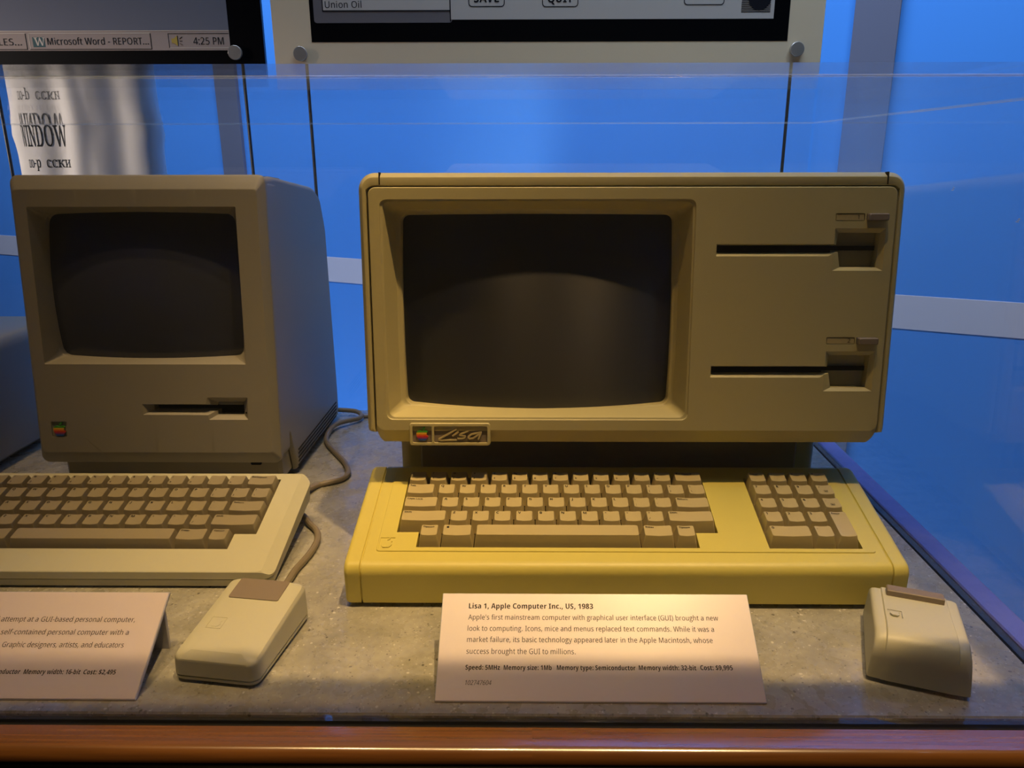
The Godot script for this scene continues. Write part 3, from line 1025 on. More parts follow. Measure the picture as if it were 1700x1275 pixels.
# ------------------------------------------------------------------ the compact computer
func compact_computer() -> void:
	var K := 1.083
	var a := 0.1031
	var root := Vector3(-0.407, 0, -0.91)
	var t := thing("compact_computer", "small upright beige computer with a built-in black screen above one disk slot", "computer", root)
	var F := Transform3D(Basis(Vector3.RIGHT * K, Vector3(0, cos(a), -sin(a)) * K, Vector3(0, sin(a), cos(a)) * K), Vector3(-0.53874, 0.0398, -0.7794) - root)
	var W := 0.24383
	var H := 0.28268
	var B: Material = M.beige_plastic
	var b := MB.new(); b.xf = F
	var outer := ring2(0.0065, W - 0.0068, 0.0125, H - 0.0142, 0.0022, 0, 0, 0, 4, 4)
	var scr := ring2(0.0176, 0.2165, 0.1018, 0.2529, 0.0012, 0, 0, 0, 4, 8)
	var slot := PackedVector2Array([Vector2(.1103, .0512), Vector2(.1753, .0508), Vector2(.1760, .0464), Vector2(.1768, .0461), Vector2(.2145, .0461), Vector2(.2154, .0469), Vector2(.2157, .0680), Vector2(.2149, .0688), Vector2(.1764, .0688), Vector2(.1753, .0680), Vector2(.1740, .0620), Vector2(.1103, .0619)])
	var slot2 := PackedVector2Array([Vector2(.1200, .0552), Vector2(.1838, .0550), Vector2(.1840, .0512), Vector2(.1846, .0508), Vector2(.2093, .0508), Vector2(.2098, .0514), Vector2(.2100, .0630), Vector2(.2095, .0634), Vector2(.1850, .0634), Vector2(.1842, .0625), Vector2(.1835, .0602), Vector2(.1200, .0604)])
	var badge := ring2(.0172, .0329, .0285, .0440, 0.0008, 0, 0, 0, 3, 1)
	add_region(b, region(outer, [scr, slot, badge], 0.0028), 0.0)
	var fr := func(k: float, n: float, r: float) -> PackedVector3Array:
		return lift(ring2(0.0065 * (1.0 - k), W - 0.0068 * (1.0 - k), 0.0125 * (1.0 - k), H - 0.0142 * (1.0 - k), r, 0, 0, 0, 4, 4), n)
	b.loft([lift(outer, 0.0), fr.call(0.07, -0.0002, 0.0026), fr.call(0.90, -0.0062, 0.0066), fr.call(1.0, -0.0080, 0.0072), fr.call(1.0, -0.0125, 0.0072), fr.call(0.96, -0.0127, 0.0072)])
	var rc := func(l: float, r: float, lo: float, hi: float, n: float, rad: float, bb: float) -> PackedVector3Array:
		return lift(ring2(l, r, lo, hi, rad, bb * 0.8, bb, 0.0012 if bb > 0 else 0.0, 4, 8), n)
	b.loft([lift(scr, 0.0), rc.call(.0181, .2160, .1024, .2522, -0.0009, 0.0014, 0.0), rc.call(.0222, .2090, .1068, .2474, -0.0180, 0.0070, 0.0012), rc.call(.0228, .2084, .1076, .2468, -0.0190, 0.0085, 0.0020), rc.call(.0230, .2082, .1078, .2466, -0.0260, 0.0085, 0.0020)])
	b.loft([lift(slot, 0.0), lift(slot2, -0.0052)])
	b.loft([lift(slot2, -0.0052), lift(slot2, -0.016)])
	b.loft([lift(badge, 0.0), lift(badge, -0.0012)])
	add_region(b, region(badge, [], 0.004), -0.0012)
	part(t, "front_bezel", b, B, 32.0)
	part_mesh(t, "screen", tube_face(0.0180, 0.2135, 0.1030, 0.2510, -0.0285, 0.0180, F), M.dark_tube_glass)
	b = MB.new(); b.xf = F
	add_region(b, region(slot2, [], 0.004), -0.0140)
	b.box(Vector3(.2152 - 0.0022, .0530, -0.0020), Vector3(0.0014, 0.0014, 0.0012))
	part(t, "disk_slot", b, M.dark_void, 0.0)
	b = MB.new(); b.xf = F
	b.box(Vector3(.1970, .0618, -0.0085), Vector3(.0240, .0030, 0.006), 0.0004)
	part(t, "slot_flap", b, B)
	b = MB.new(); b.xf = F
	rainbow(b, Vector2(.0254, .0350), 0.0112, -0.0012, 0.0004)
	part(t, "rainbow_emblem", b, M.rainbow_enamel, 0.0)
	# rear housing, an end-view outline swept across with rounded edges
	var prof := PackedVector2Array()
	for q in [[-0.8265, 0.3405], [-0.850, 0.3410], [-1.000, 0.3245], [-1.012, 0.3215], [-1.030, 0.3125], [-1.036, 0.3070], [-1.047, 0.2800], [-1.0495, 0.270], [-1.0515, 0.040], [-1.0500, 0.010], [-1.046, 0.0058], [-0.8500, 0.0050], [-0.8460, 0.0070], [-0.8320, 0.0540], [-0.8300, 0.0560], [-0.7975, 0.0634]]:
		prof.append(Vector2(q[0], q[1]))
	var mid := Vector2(-0.92, 0.17)
	var at := func(x: float, inset: float) -> PackedVector3Array:
		var o := PackedVector3Array()
		for q in prof:
			var e: Vector2 = q + Vector2(signf(mid.x - q.x) * minf(1.0, absf(mid.x - q.x) * 12.0), signf(mid.y - q.y) * minf(1.0, absf(mid.y - q.y) * 9.0)) * inset
			if q.x > -0.84 and q.y > 0.05: e.x = q.x
			o.append(Vector3(x, e.y, e.x) - root)
		return o
	b = MB.new()
	var xl := -0.5372
	var xr := -0.2768
	# behind the bezel the housing is hollow, to take the picture tube
	var hollow := func(x: float) -> PackedVector3Array:
		var o := PackedVector3Array()
		for q in prof:
			var e: Vector2 = q
			if e.x > -0.84: e = Vector2(-0.89, lerpf(e.y, 0.2, 0.02))
			o.append(Vector3(x, e.y, e.x) - root)
		return o
	b.solid([at.call(xl, 0.0055), at.call(xl + 0.0010, 0.0028), at.call(xl + 0.0028, 0.0010), at.call(xl + 0.0055, 0.0), hollow.call(xl + 0.0060), hollow.call(xr - 0.0060), at.call(xr - 0.0055, 0.0), at.call(xr - 0.0028, 0.0010), at.call(xr - 0.0010, 0.0028), at.call(xr, 0.0055)])
	part(t, "rear_housing", b, B, 40.0)
	# front skirt between bezel and housing and the dark chin below the bezel
	b = MB.new(); b.xf = F
	b.loft([fr.call(0.96, -0.0124, 0.0072), fr.call(0.78, -0.0130, 0.0066), fr.call(0.78, -0.040, 0.0066)])
	part(t, "bezel_skirt", b, B)
	b = MB.new()
	b.box(Vector3(-0.407, 0.0265, -0.836) - root, Vector3(0.246, 0.043, 0.05), 0.004)
	part(t, "foot_block", b, B)
	b = MB.new()
	b.box(Vector3(-0.312, 0.032, -0.8105) - root, Vector3(0.012, 0.010, 0.004), 0.001)
	part(t, "keyboard_socket", b, M.dark_void)
	for i in 5:
		b = MB.new()
		var y := 0.0105 + i * 0.0046
		b.box(Vector3(xr + 0.0002, y, -0.94 - i * 0.001) - root, Vector3(0.0012, 0.0016, 0.182), 0.0003)
		part(t, "vent_slot", b, M.seam_shadow)
	for q in [[-0.51, -0.87], [-0.30, -0.87], [-0.51, -1.03], [-0.30, -1.03]]:
		b = MB.new()
		b.box(Vector3(q[0], 0.003, q[1]) - root, Vector3(0.02, 0.006, 0.02), 0.001)
		part(t, "rubber_foot", b, M.seam_shadow)

# ------------------------------------------------------------------ keyboard of the compact computer
func compact_keyboard() -> void:
	var root := Vector3(-0.4, 0, -0.665)
	var t := thing("keyboard", "compact beige keyboard with brownish keys in front of the small upright computer", "keyboard", root)
	var P := 0.0200
	var sl := 0.2449
	var sn := tan(sl)
	var B: Material = M.cream_plastic
	var x0 := -0.5745
	var x1 := -0.2255
	var zf := -0.5935
	var zb := -0.7300
	var lev := func(inset: float, y: float, slope: float, drop := 0.0) -> PackedVector3Array:
		var o := PackedVector3Array()
		for q in ring2(x0 + inset, x1 - inset, zb + inset, zf - inset, maxf(0.010 - inset, 0.004), 0, 0, 0, 6, 6):
			o.append(Vector3(q.x, y + slope * (zf - q.y), q.y) - root)
		return o
	var b := MB.new()
	b.fan(lev.call(0.003, 0.0012, 0.19), true)
	b.loft([lev.call(0.003, 0.0012, 0.19), lev.call(0.0012, 0.0020, 0.19), lev.call(0.0006, 0.0082, 0.215), lev.call(0.0022, 0.0084, 0.215)])
	part(t, "bottom_case", b, B)
	# top case: side wall, chamfer, then the sloping top
	b = MB.new()
	var edge := PackedVector3Array()
	var inner := PackedVector2Array()
	for q in ring2(x0 + 0.0095, x1 - 0.0095, zb + 0.0018, zf - 0.0008, 0.0035, 0, 0, 0, 6, 6):
		inner.append(q)
	var shoulder := PackedVector3Array()
	for q in ring2(x0, x1, zb, zf, 0.010, 0, 0, 0, 6, 6):
		var side := clampf((absf(q.x - (x0 + x1) / 2.0) - ((x1 - x0) / 2.0 - 0.010)) / 0.010, 0.0, 1.0)
		shoulder.append(Vector3(q.x, 0.0164 + sn * (zf - q.y) - 0.0052 * smoothstep(0.0, 1.0, side) - 0.0003, q.y) - root)
	var top3 := PackedVector3Array()
	for q in inner: top3.append(Vector3(q.x, 0.0166 + sn * (zf - q.y), q.y) - root)
	b.loft([lev.call(0.0022, 0.0084, 0.215), lev.call(0.0022, 0.0092, 0.215), lev.call(0.0, 0.0094, 0.215), shoulder, top3])
	var z0 := -0.70954
	var kx := -0.54479
	var Z := Transform3D(Basis(Vector3.RIGHT, Vector3(0, -sn, 1.0), Vector3(0, cos(sl), sin(sl))), Vector3(0, 0.0166 + sn * (zf - z0), z0) - root)
	b.xf = Z
	var flat := PackedVector2Array()
	for q in inner: flat.append(Vector2(q.x, q.y - z0))
	var well := well_outline(P, 0.0009, Vector2(kx, 0))
	for i in well.size(): well[i].y *= cos(sl)
	add_region(b, region(flat, [well], 0.003), 0.0)
	b.loft([lift(well, 0.0), lift(well, -0.009)])
	part(t, "top_case", b, B, 36.0)
	b = MB.new(); b.xf = Z
	add_region(b, region(well, [], 0.006), -0.0085)
	part(t, "key_well", b, M.dark_void, 0.0)
	var X := Transform3D(Basis(Vector3.RIGHT, Vector3(0, cos(sl), sin(sl)), Vector3(0, -sin(sl), cos(sl))), Vector3(kx, 0.05209, z0) - root)
	keys_into(t, main_rows("@fruit"), X, P, 0.0125, M.brown_key_plastic, 0.0009)
	for q in [[-0.55, -0.605, 0.0040], [-0.27, -0.605, 0.0040], [-0.55, -0.712, 0.0245], [-0.27, -0.712, 0.0245]]:
		b = MB.new()
		b.box(Vector3(q[0], q[2] / 2.0, q[1]) - root, Vector3(0.016, q[2], 0.010), 0.0006)
		part(t, "rubber_foot", b, M.seam_shadow)

# ------------------------------------------------------------------ mice and cables
func mice() -> void:
	# boxy one on the left: its front edge is turned 9 degrees
	var root := Vector3(-0.2195, 0, -0.5110)
	var t := thing("mouse", "boxy cream one-button mouse by the small upright computer's keyboard", "mouse", root)
	t.rotation.y = -deg_to_rad(8.0)
	var w := 0.0655
	var ln := 0.092
	var lev := func(iw: float, il: float, y: float, ys: float, r: float) -> PackedVector3Array:
		var o := PackedVector3Array()
		for q in ring2(-w / 2 + iw, w / 2 - iw, -ln / 2 + il, ln / 2 - il, r, 0, 0, 0, 5, 2):
			o.append(Vector3(q.x, y + ys * (ln / 2 - q.y) / ln, q.y))
		return o
	var b := MB.new()
	b.fan(lev.call(0.002, 0.002, 0.0015, 0.0, 0.006), true)
	b.loft([lev.call(0.002, 0.002, 0.0015, 0.0, 0.006), lev.call(0.0006, 0.0006, 0.0030, 0.0, 0.007), lev.call(0.0004, 0.0004, 0.0050, 0.001, 0.007), lev.call(0.0016, 0.0016, 0.0052, 0.001, 0.0060)])
	part(t, "bottom_shell", b, M.cream_plastic)
	b = MB.new()
	b.loft([lev.call(0.0016, 0.0016, 0.0052, 0.001, 0.0060), lev.call(0.0016, 0.0016, 0.0060, 0.001, 0.0060), lev.call(0.0002, 0.0002, 0.0062, 0.001, 0.007), lev.call(0.0006, 0.0006, 0.0172, 0.0105, 0.007), lev.call(0.0012, 0.0012, 0.0188, 0.0112, 0.0068), lev.call(0.0024, 0.0030, 0.0202, 0.0118, 0.006), lev.call(0.0105, 0.0068, 0.0226, 0.0130, 0.003)])
	b.fan(lev.call(0.0105, 0.0068, 0.0226, 0.0130, 0.003))
	part(t, "top_shell", b, M.cream_plastic, 28.0)
	var tilt := atan(0.0130 / ln)
	var Z := Transform3D(Basis(Vector3.RIGHT, Vector3(0, sin(tilt), -cos(tilt)), Vector3(0, cos(tilt), sin(tilt))), Vector3(0, 0.0226 + 0.0065, 0))
	b = MB.new(); b.xf = Z
	var bt := func(i: float, n: float) -> PackedVector3Array: return lift(ring2(-0.0205 + i, 0.0205 - i, 0.0165 + i, 0.0395 - i, 0.0014, 0, 0, 0, 4, 1), n)
	b.solid([bt.call(0.0, -0.001), bt.call(0.0, 0.0007), bt.call(0.0006, 0.0011)])
	part(t, "button", b, M.taupe_button_plastic, 40.0, "taupe button")
	b = MB.new(); b.xf = Z
	for q in [[0, 0.0058, 0.0118, 0.0003], [0, -0.0058, 0.0118, 0.0003], [-0.0058, 0, 0.0003, 0.0118], [0.0058, 0, 0.0003, 0.0118]]:
		b.box(Vector3(-0.0150 + q[0], -0.0115 + q[1], 0.0001), Vector3(q[2], q[3], 0.0004))
	b.extrude(place(emblem_body(), Vector2(-0.0150, -0.0120), 0.0075), -0.0002, 0.0003)
	part(t, "moulded_emblem", b, M.cream_plastic, 0.0)

	# wedge-shaped one on the right, turned 20 degrees
	root = Vector3(0.2860, 0, -0.5035)
	t = thing("mouse", "wedge-shaped cream mouse with a long grey button at the right end of the deck", "mouse", root)
	t.rotation.y = -deg_to_rad(20.7)
	var hw := 0.0310
	# side view (z towards the viewer, y), from the front foot over the top to the back foot
	var side := PackedVector2Array()
	for q in [[0.0425, 0.0035], [0.0418, 0.0200], [0.0408, 0.0262], [0.0385, 0.0315], [0.0345, 0.0348], [0.0290, 0.0362], [0.0220, 0.0362], [-0.0400, 0.0300], [-0.0425, 0.0288], [-0.0438, 0.0262], [-0.0445, 0.0035]]:
		side.append(Vector2(q[0], q[1]))
	var cross := func(x: float, yk: float, zi: float) -> PackedVector3Array:
		var o := PackedVector3Array()
		for q in side: o.append(Vector3(x * (1.0 + 0.08 * (1.0 - q.y / 0.036)), 0.0035 + (q.y - 0.0035) * yk, q.x * (1.0 - zi)))
		return o
	b = MB.new()
	b.solid([cross.call(-hw, 0.86, 0.035), cross.call(-hw + 0.0006, 0.93, 0.018), cross.call(-hw + 0.002, 0.97, 0.006), cross.call(-hw + 0.0045, 0.985, 0.0), cross.call(-hw + 0.0078, 0.985, 0.0), cross.call(-hw + 0.0086, 1.03, -0.012), cross.call(-hw + 0.012, 1.035, -0.014), cross.call(hw - 0.012, 1.035, -0.014), cross.call(hw - 0.0086, 1.03, -0.012), cross.call(hw - 0.0078, 0.985, 0.0), cross.call(hw - 0.0045, 0.985, 0.0), cross.call(hw - 0.002, 0.97, 0.006), cross.call(hw - 0.0006, 0.93, 0.018), cross.call(hw, 0.86, 0.035)])
	part(t, "shell", b, M.cream_plastic, 42.0)
	b = MB.new()
	b.box(Vector3(0, 0.0019, 0.0), Vector3(0.050, 0.0038, 0.072), 0.0008)
	part(t, "base", b, M.seam_shadow)
	tilt = atan(0.0062 / 0.0620)
	Z = Transform3D(Basis(Vector3.RIGHT, Vector3(0, -sin(tilt), -cos(tilt)), Vector3(0, cos(tilt), -sin(tilt))), Vector3(0, 0.0352, -0.0080))
	b = MB.new(); b.xf = Z
	var lb := func(i: float, n: float) -> PackedVector3Array: return lift(ring2(-0.0200 + i, 0.0205 - i, 0.0185 + i, 0.0298 - i, 0.0010, 0, 0, 0, 4, 1), n)
	b.solid([lb.call(0.0, -0.002), lb.call(0.0, 0.0030), lb.call(0.0007, 0.0037)])
	part(t, "button", b, M.taupe_button_plastic, 40.0, "long grey button")
	b = MB.new(); b.xf = Z
	for q in [[0, 0.0050, 0.0100, 0.0003], [0.0050, 0, 0.0003, 0.0100]]:
		b.box(Vector3(-0.0165 + q[0], -0.0150 + q[1], 0.0004), Vector3(q[2], q[3], 0.0006))
	b.extrude(place(emblem_body(), Vector2(-0.0165, -0.0150), 0.0062), -0.0004, 0.0007)
	part(t, "moulded_emblem", b, M.cream_plastic, 0.0)

	# cables
	t = thing("keyboard_cable", "grey cable curling from the beige keyboard to the back of the small computer", "cable", Vector3(-0.2479, 0, -0.80))
	b = MB.new(); b.xf = Transform3D(Basis.IDENTITY, -t.position)
	b.tube(smooth_path([Vector3(-0.262, 0.030, -0.726), Vector3(-0.254, 0.012, -0.765), Vector3(-0.2450, 0.0034, -0.8050), Vector3(-0.2334, 0.0034, -0.8140), Vector3(-0.2200, 0.0034, -0.8251), Vector3(-0.2174, 0.0034, -0.8438), Vector3(-0.2290, 0.0034, -0.8754), Vector3(-0.2530, 0.0034, -0.9154), Vector3(-0.2700, 0.0040, -0.9480), Vector3(-0.2740, 0.0060, -0.9800), Vector3(-0.2690, 0.0080, -1.0020), Vector3(-0.2580, 0.0075, -1.0170), Vector3(-0.2460, 0.0065, -1.0300), Vector3(-0.2440, 0.0065, -1.0450), Vector3(-0.2560, 0.0080, -1.0580), Vector3(-0.2800, 0.0100, -1.0580)]), 0.0032, 10)
	part(t, "jacket", b, M.cable_jacket)
	t = thing("power_cable", "thin grey cable lying behind the two computers along the deck's back edge", "cable", Vector3(-0.2, 0, -1.05))
	b = MB.new(); b.xf = Transform3D(Basis.IDENTITY, -t.position)
	b.tube(smooth_path([Vector3(-0.242, 0.0026, -1.050), Vector3(-0.21, 0.0026, -1.0510), Vector3(-0.15, 0.0026, -1.0500), Vector3(-0.05, 0.0026, -1.0480)]), 0.0024, 8)
	part(t, "jacket", b, M.cable_jacket)
	t = thing("mouse_cable", "grey cable running from under the beige keyboard to the boxy mouse", "cable", Vector3(-0.213, 0, -0.64))
	b = MB.new(); b.xf = Transform3D(Basis.IDENTITY, -t.position)
	b.tube(smooth_path([Vector3(-0.262, 0.008, -0.738), Vector3(-0.240, 0.006, -0.728), Vector3(-0.2250, 0.0034, -0.7100), Vector3(-0.2150, 0.0034, -0.6960), Vector3(-0.2095, 0.0034, -0.6790), Vector3(-0.2084, 0.0034, -0.6591), Vector3(-0.2105, 0.0034, -0.6386), Vector3(-0.2136, 0.0034, -0.6200), Vector3(-0.2140, 0.0045, -0.5950), Vector3(-0.2135, 0.0080, -0.5640)]), 0.0032, 10)
	part(t, "jacket", b, M.cable_jacket)

# ------------------------------------------------------------------ cards
func card(called: String, label: String, x0: float, x1: float) -> Array:
	var mid := (x0 + x1) / 2.0
	var root := Vector3(mid, 0, -0.48)
	var t := thing(called, label, "sign", root)
	var tl := deg_to_rad(33.83)
	var F := Transform3D(Basis(Vector3.RIGHT, Vector3(0, sin(tl), -cos(tl)), Vector3(0, cos(tl), sin(tl))), Vector3(0, 0.0012, -0.4482) - Vector3(0, root.y, root.z) - Vector3(mid, 0, 0))
	var b := MB.new(); b.xf = F
	b.box(Vector3(mid, 0.0400, -0.0017), Vector3(x1 - x0, 0.0795, 0.0026), 0.0003)
	part(t, "acrylic_backing", b, M.card_edge)
	b = MB.new(); b.xf = F
	b.box(Vector3(mid, 0.0400, -0.0002), Vector3(x1 - x0 - 0.0012, 0.0782, 0.0004))
	part(t, "printed_sheet", b, M.card_print, 0.0)
	b = MB.new()
	b.box(Vector3(0, 0.0205, -0.5095 - root.z), Vector3(x1 - x0 - 0.006, 0.041, 0.003), 0.0004)
	part(t, "rear_support", b, M.card_edge)
	return [t, F]

func cards() -> void:
	var r := card("label_card", "white text card standing in front of the wide yellow keyboard", -0.0674, 0.1615)
	var f := font("Droid Sans")
	var fb := font("Droid Sans", true)
	var b := MB.new(); b.xf = r[1]
	var x := -0.0472
	write(b, "Apple's first mainstream computer with graphical user interface (GUI) brought a new", f, x, 0.0590, 0.00385, 0.00006, 0.1840)
	write(b, "look to computing. Icons, mice and menus replaced text commands. While it was a", f, x, 0.0505, 0.00385, 0.00006, 0.1797)
	write(b, "market failure, its basic technology appeared later in the Apple Macintosh, whose", f, x, 0.0422, 0.00385, 0.00006, 0.1775)
	write(b, "success brought the GUI to millions.", f, x, 0.0336, 0.00385, 0.00006, 0.0783)
	write(b, "102747604", f, x, 0.0117, 0.0032, 0.00006, 0.0185, 0.18)
	part(r[0], "text", b, M.print_ink, 0.0)
	b = MB.new(); b.xf = r[1]
	write(b, "Lisa 1, Apple Computer Inc., US, 1983", fb, x, 0.0676, 0.0040, 0.00006, 0.0925)
	write(b, "Speed: 5MHz", fb, x, 0.0223, 0.0033, 0.00006, 0.0244)
	write(b, "Memory size: 1Mb", fb, -0.0201, 0.0223, 0.0033, 0.00006, 0.0339)
	write(b, "Memory type: Semiconductor", fb, 0.0175, 0.0224, 0.0033, 0.00006, 0.0555)
	write(b, "Memory width: 32-bit", fb, 0.0754, 0.0226, 0.0033, 0.00006, 0.0405)
	write(b, "Cost: $9,995", fb, 0.1188, 0.0228, 0.0033, 0.00006, 0.0228)
	part(r[0], "bold_text", b, M.bold_ink, 0.0)

	r = card("label_card", "white text card in front of the beige keyboard, cut off by the photo's left edge", -0.5040, -0.2745)
	b = MB.new(); b.xf = r[1]
	write(b, "second attempt at a GUI-based personal computer,", f, -0.4105, 0.0560, 0.00385, 0.00006, 0.1172)
	write(b, "small, self-contained personal computer with a", f, -0.4040, 0.0463, 0.00385, 0.00006, 0.1091)
	write(b, "Graphic designers, artists, and educators", f, -0.3838, 0.0369, 0.00385, 0.00006, 0.0884)
	part(r[0], "text", b, M.print_ink, 0.0)
	b = MB.new(); b.xf = r[1]
	write(b, "Semiconductor", fb, -0.3915, 0.0177, 0.0033, 0.00006, 0.0289)
	write(b, "Memory width: 16-bit", fb, -0.3599, 0.0177, 0.0033, 0.00006, 0.0402)
	write(b, "Cost: $2,495", fb, -0.3174, 0.0177, 0.0033, 0.00006, 0.0229)
	part(r[0], "bold_text", b, M.bold_ink, 0.0)

# ------------------------------------------------------------------ boards behind the case
func flat(mb: MB, x0: float, x1: float, y0: float, y1: float, n0: float, n1: float) -> void:
	mb.box(Vector3((x0 + x1) / 2, (y0 + y1) / 2, (n0 + n1) / 2), Vector3(x1 - x0, y1 - y0, n1 - n0))

func boards() -> void:
	for q in [[-0.8070, "dark upright rod by the left edge of the photo"], [-0.4322, "dark upright rod under the right pin of the black board"], [-0.3366, "dark upright rod under the left pin of the beige board"], [0.3822, "dark upright rod under the right pin of the beige board"]]:
		var rod := thing("display_rod", q[1], "rod", Vector3(q[0], -0.95, -1.236))
		var rb := MB.new()
		rb.tube(PackedVector3Array([Vector3(0, 0, 0), Vector3(0, 4.85, 0)]), 0.0024, 10)
		part(rod, "shaft", rb, M.dark_rod_steel)
	var zf := -1.214
	# black board on the left
	var t := thing("display_board", "black-framed board with a grey desktop screen shot at the photo's upper left", "display board", Vector3(-0.62, 0.459, zf))
	var O := Transform3D(Basis.IDENTITY, Vector3(0.62, -0.459, 0))
	var b := MB.new(); b.xf = O
	b.box(Vector3((-0.849 - 0.391) / 2, 0.459 + 0.21, -0.004), Vector3(0.849 - 0.391, 0.42, 0.008), 0.0006)
	part(t, "board", b, M.black_gloss_board)
	b = MB.new(); b.xf = O
	flat(b, -0.800, -0.4400, 0.5360, 0.83, 0.0, 0.0004)
	var desk := part(t, "desktop_print", b, M.screen_slate, 0.0)
	b = MB.new(); b.xf = O
	flat(b, -0.800, -0.4400, 0.5092, 0.5362, 0.0, 0.0005)
	var bar := part(t, "taskbar_print", b, M.screen_grey, 0.0)
	b = MB.new(); b.xf = O
	flat(b, -0.800, -0.4400, 0.5352, 0.5360, 0.0005, 0.0007)
	for q in [[-0.800, -0.7363], [-0.7328, -0.5541]]:
		flat(b, q[0], q[1], 0.5320, 0.5330, 0.0005, 0.0007)
		flat(b, q[0], q[0] + 0.001, 0.5115, 0.5325, 0.0005, 0.0007)
	flat(b, -0.5287, -0.4394, 0.5122, 0.5130, 0.0005, 0.0007)
	part(bar, "light_lines", b, M.screen_light, 0.0)
	b = MB.new(); b.xf = O
	for q in [[-0.800, -0.7363], [-0.7328, -0.5541]]:
		flat(b, q[0], q[1], 0.5105, 0.5115, 0.0005, 0.0007)
		flat(b, q[1] - 0.0012, q[1], 0.5110, 0.5325, 0.0005, 0.0007)
	flat(b, -0.5290, -0.4405, 0.5312, 0.5320, 0.0005, 0.0007)
	flat(b, -0.5290, -0.5282, 0.5125, 0.5318, 0.0005, 0.0007)
	var f := font("Droid Sans")
	write(b, "LES...", f, -0.7775, 0.5165, 0.0092, 0.0008, 0.0335)
	write(b, "Microsoft Word - REPORT...", f, -0.7063, 0.5172, 0.0092, 0.0008, 0.1480)
	write(b, "4:25 PM", f, -0.4930, 0.5170, 0.0096, 0.0008, 0.0443)
	# little loudspeaker outline
	b.extrude(PackedVector2Array([Vector2(-0.5160, 0.5150), Vector2(-0.5150, 0.5150), Vector2(-0.5150, 0.5290), Vector2(-0.5160, 0.5290)]), 0.0006, 0.0009)
	for q in [[0.5250, 0.5275], [0.5220, 0.5222], [0.5190, 0.5168]]:
		b.extrude(PackedVector2Array([Vector2(-0.5130, q[0]), Vector2(-0.5125, q[0] - 0.0008), Vector2(-0.5085, q[1] - 0.0008), Vector2(-0.5090, q[1])]), 0.0006, 0.0009)
	part(bar, "dark_print", b, M.screen_ink, 0.0)
	b = MB.new(); b.xf = O
	b.extrude(PackedVector2Array([Vector2(-0.5245, 0.5190), Vector2(-0.5210, 0.5190), Vector2(-0.5160, 0.5150), Vector2(-0.5160, 0.5290), Vector2(-0.5210, 0.5250), Vector2(-0.5245, 0.5250)]), 0.0005, 0.0008)
	part(bar, "speaker_icon", b, M.screen_icon_yellow, 0.0)
	b = MB.new(); b.xf = O
	flat(b, -0.7275, -0.7100, 0.5140, 0.5275, 0.0005, 0.0007)
	var ic := part(bar, "letter_icon", b, M.screen_icon_teal, 0.0)
	ic.set_meta("label", "small square icon with a letter W")
	b = MB.new(); b.xf = O
	write(b, "W", font("Droid Serif", true), -0.7255, 0.5160, 0.0110, 0.0009, 0.0165)
	part(bar, "icon_letter", b, M.screen_light, 0.0)
	pins(t, O, [Vector2(-0.4326, 0.5055), Vector2(-0.8070, 0.5055), Vector2(-0.4326, 0.840), Vector2(-0.8070, 0.840)])

	# beige board in the middle
	t = thing("display_board", "beige board with a black-bordered window screen shot above the wide computer", "display board", Vector3(0.02, 0.455, zf))
	O = Transform3D(Basis.IDENTITY, Vector3(-0.02, -0.455, 0))
	b = MB.new(); b.xf = O
	b.box(Vector3((-0.3765 + 0.4172) / 2, 0.455 + 0.25, -0.004), Vector3(0.4172 + 0.3765, 0.50, 0.008), 0.0006)
	part(t, "board", b, M.beige_board)
	b = MB.new(); b.xf = O
	flat(b, -0.3207, 0.3666, 0.5195, 0.89, 0.0, 0.0004)
	var scr := part(t, "screen_print", b, M.black_gloss_board, 0.0)
	b = MB.new(); b.xf = O
	b.extrude(ring2(-0.3150, -0.116, 0.5450, 0.86, 0.004, 0, 0, 0, 4, 1), 0.0004, 0.0006)
	part(scr, "halftone_ground", b, M.screen_halftone, 0.0)
	b = MB.new(); b.xf = O
	flat(b, -0.3010, -0.1195, 0.5615, 0.85, 0.0006, 0.0010)
	flat(b, -0.1180, 0.3440, 0.5490, 0.86, 0.0004, 0.0008)
	part(scr, "window_ground", b, M.screen_pale, 0.0)
	b = MB.new(); b.xf = O
	flat(b, -0.3020, -0.1180, 0.5600, 0.5616, 0.0006, 0.0011)
	flat(b, -0.3022, -0.3009, 0.5600, 0.85, 0.0006, 0.0011)
	flat(b, -0.1192, -0.1178, 0.5465, 0.85, 0.0006, 0.0011)
	write(b, "Union Oil", f, -0.2979, 0.5648, 0.0088, 0.0012, 0.0524)
	for q in [[-0.0922, -0.0404, "SAVE", 0.5653], [0.0130, 0.0646, "QUIT", 0.5648], [0.2149, 0.2724, "", 0.5667]]:
		var o2 := ring2(q[0], q[1], q[3], q[3] + 0.026, 0.005, 0, 0, 0, 4, 1)
		var i2 := ring2(q[0] + 0.0012, q[1] - 0.0012, q[3] + 0.0012, q[3] + 0.0248, 0.004, 0, 0, 0, 4, 1)
		add_region(b, region(o2, [i2], 0.002), 0.0011)
		if q[2] != "": write(b, q[2], font("Droid Sans", true), q[0] + 0.008, q[3] + 0.0062, 0.0115, 0.0011, q[1] - q[0] - 0.016)
	for i in 7: flat(b, 0.2971, 0.3386, 0.5575 + i * 0.0024, 0.5586 + i * 0.0024, 0.0008, 0.0011)
	var lens := PackedVector2Array()
	for i in 12: lens.append(Vector2(0.3225, 0.5760) + Vector2.from_angle(TAU * i / 12.0) * 0.0165)
	b.extrude(lens, 0.0008, 0.0013)
	part(scr, "dark_print", b, M.screen_ink, 0.0)
	pins(t, O, [Vector2(-0.3377, 0.5036), Vector2(0.3806, 0.5080), Vector2(-0.3377, 0.91), Vector2(0.3806, 0.91)])

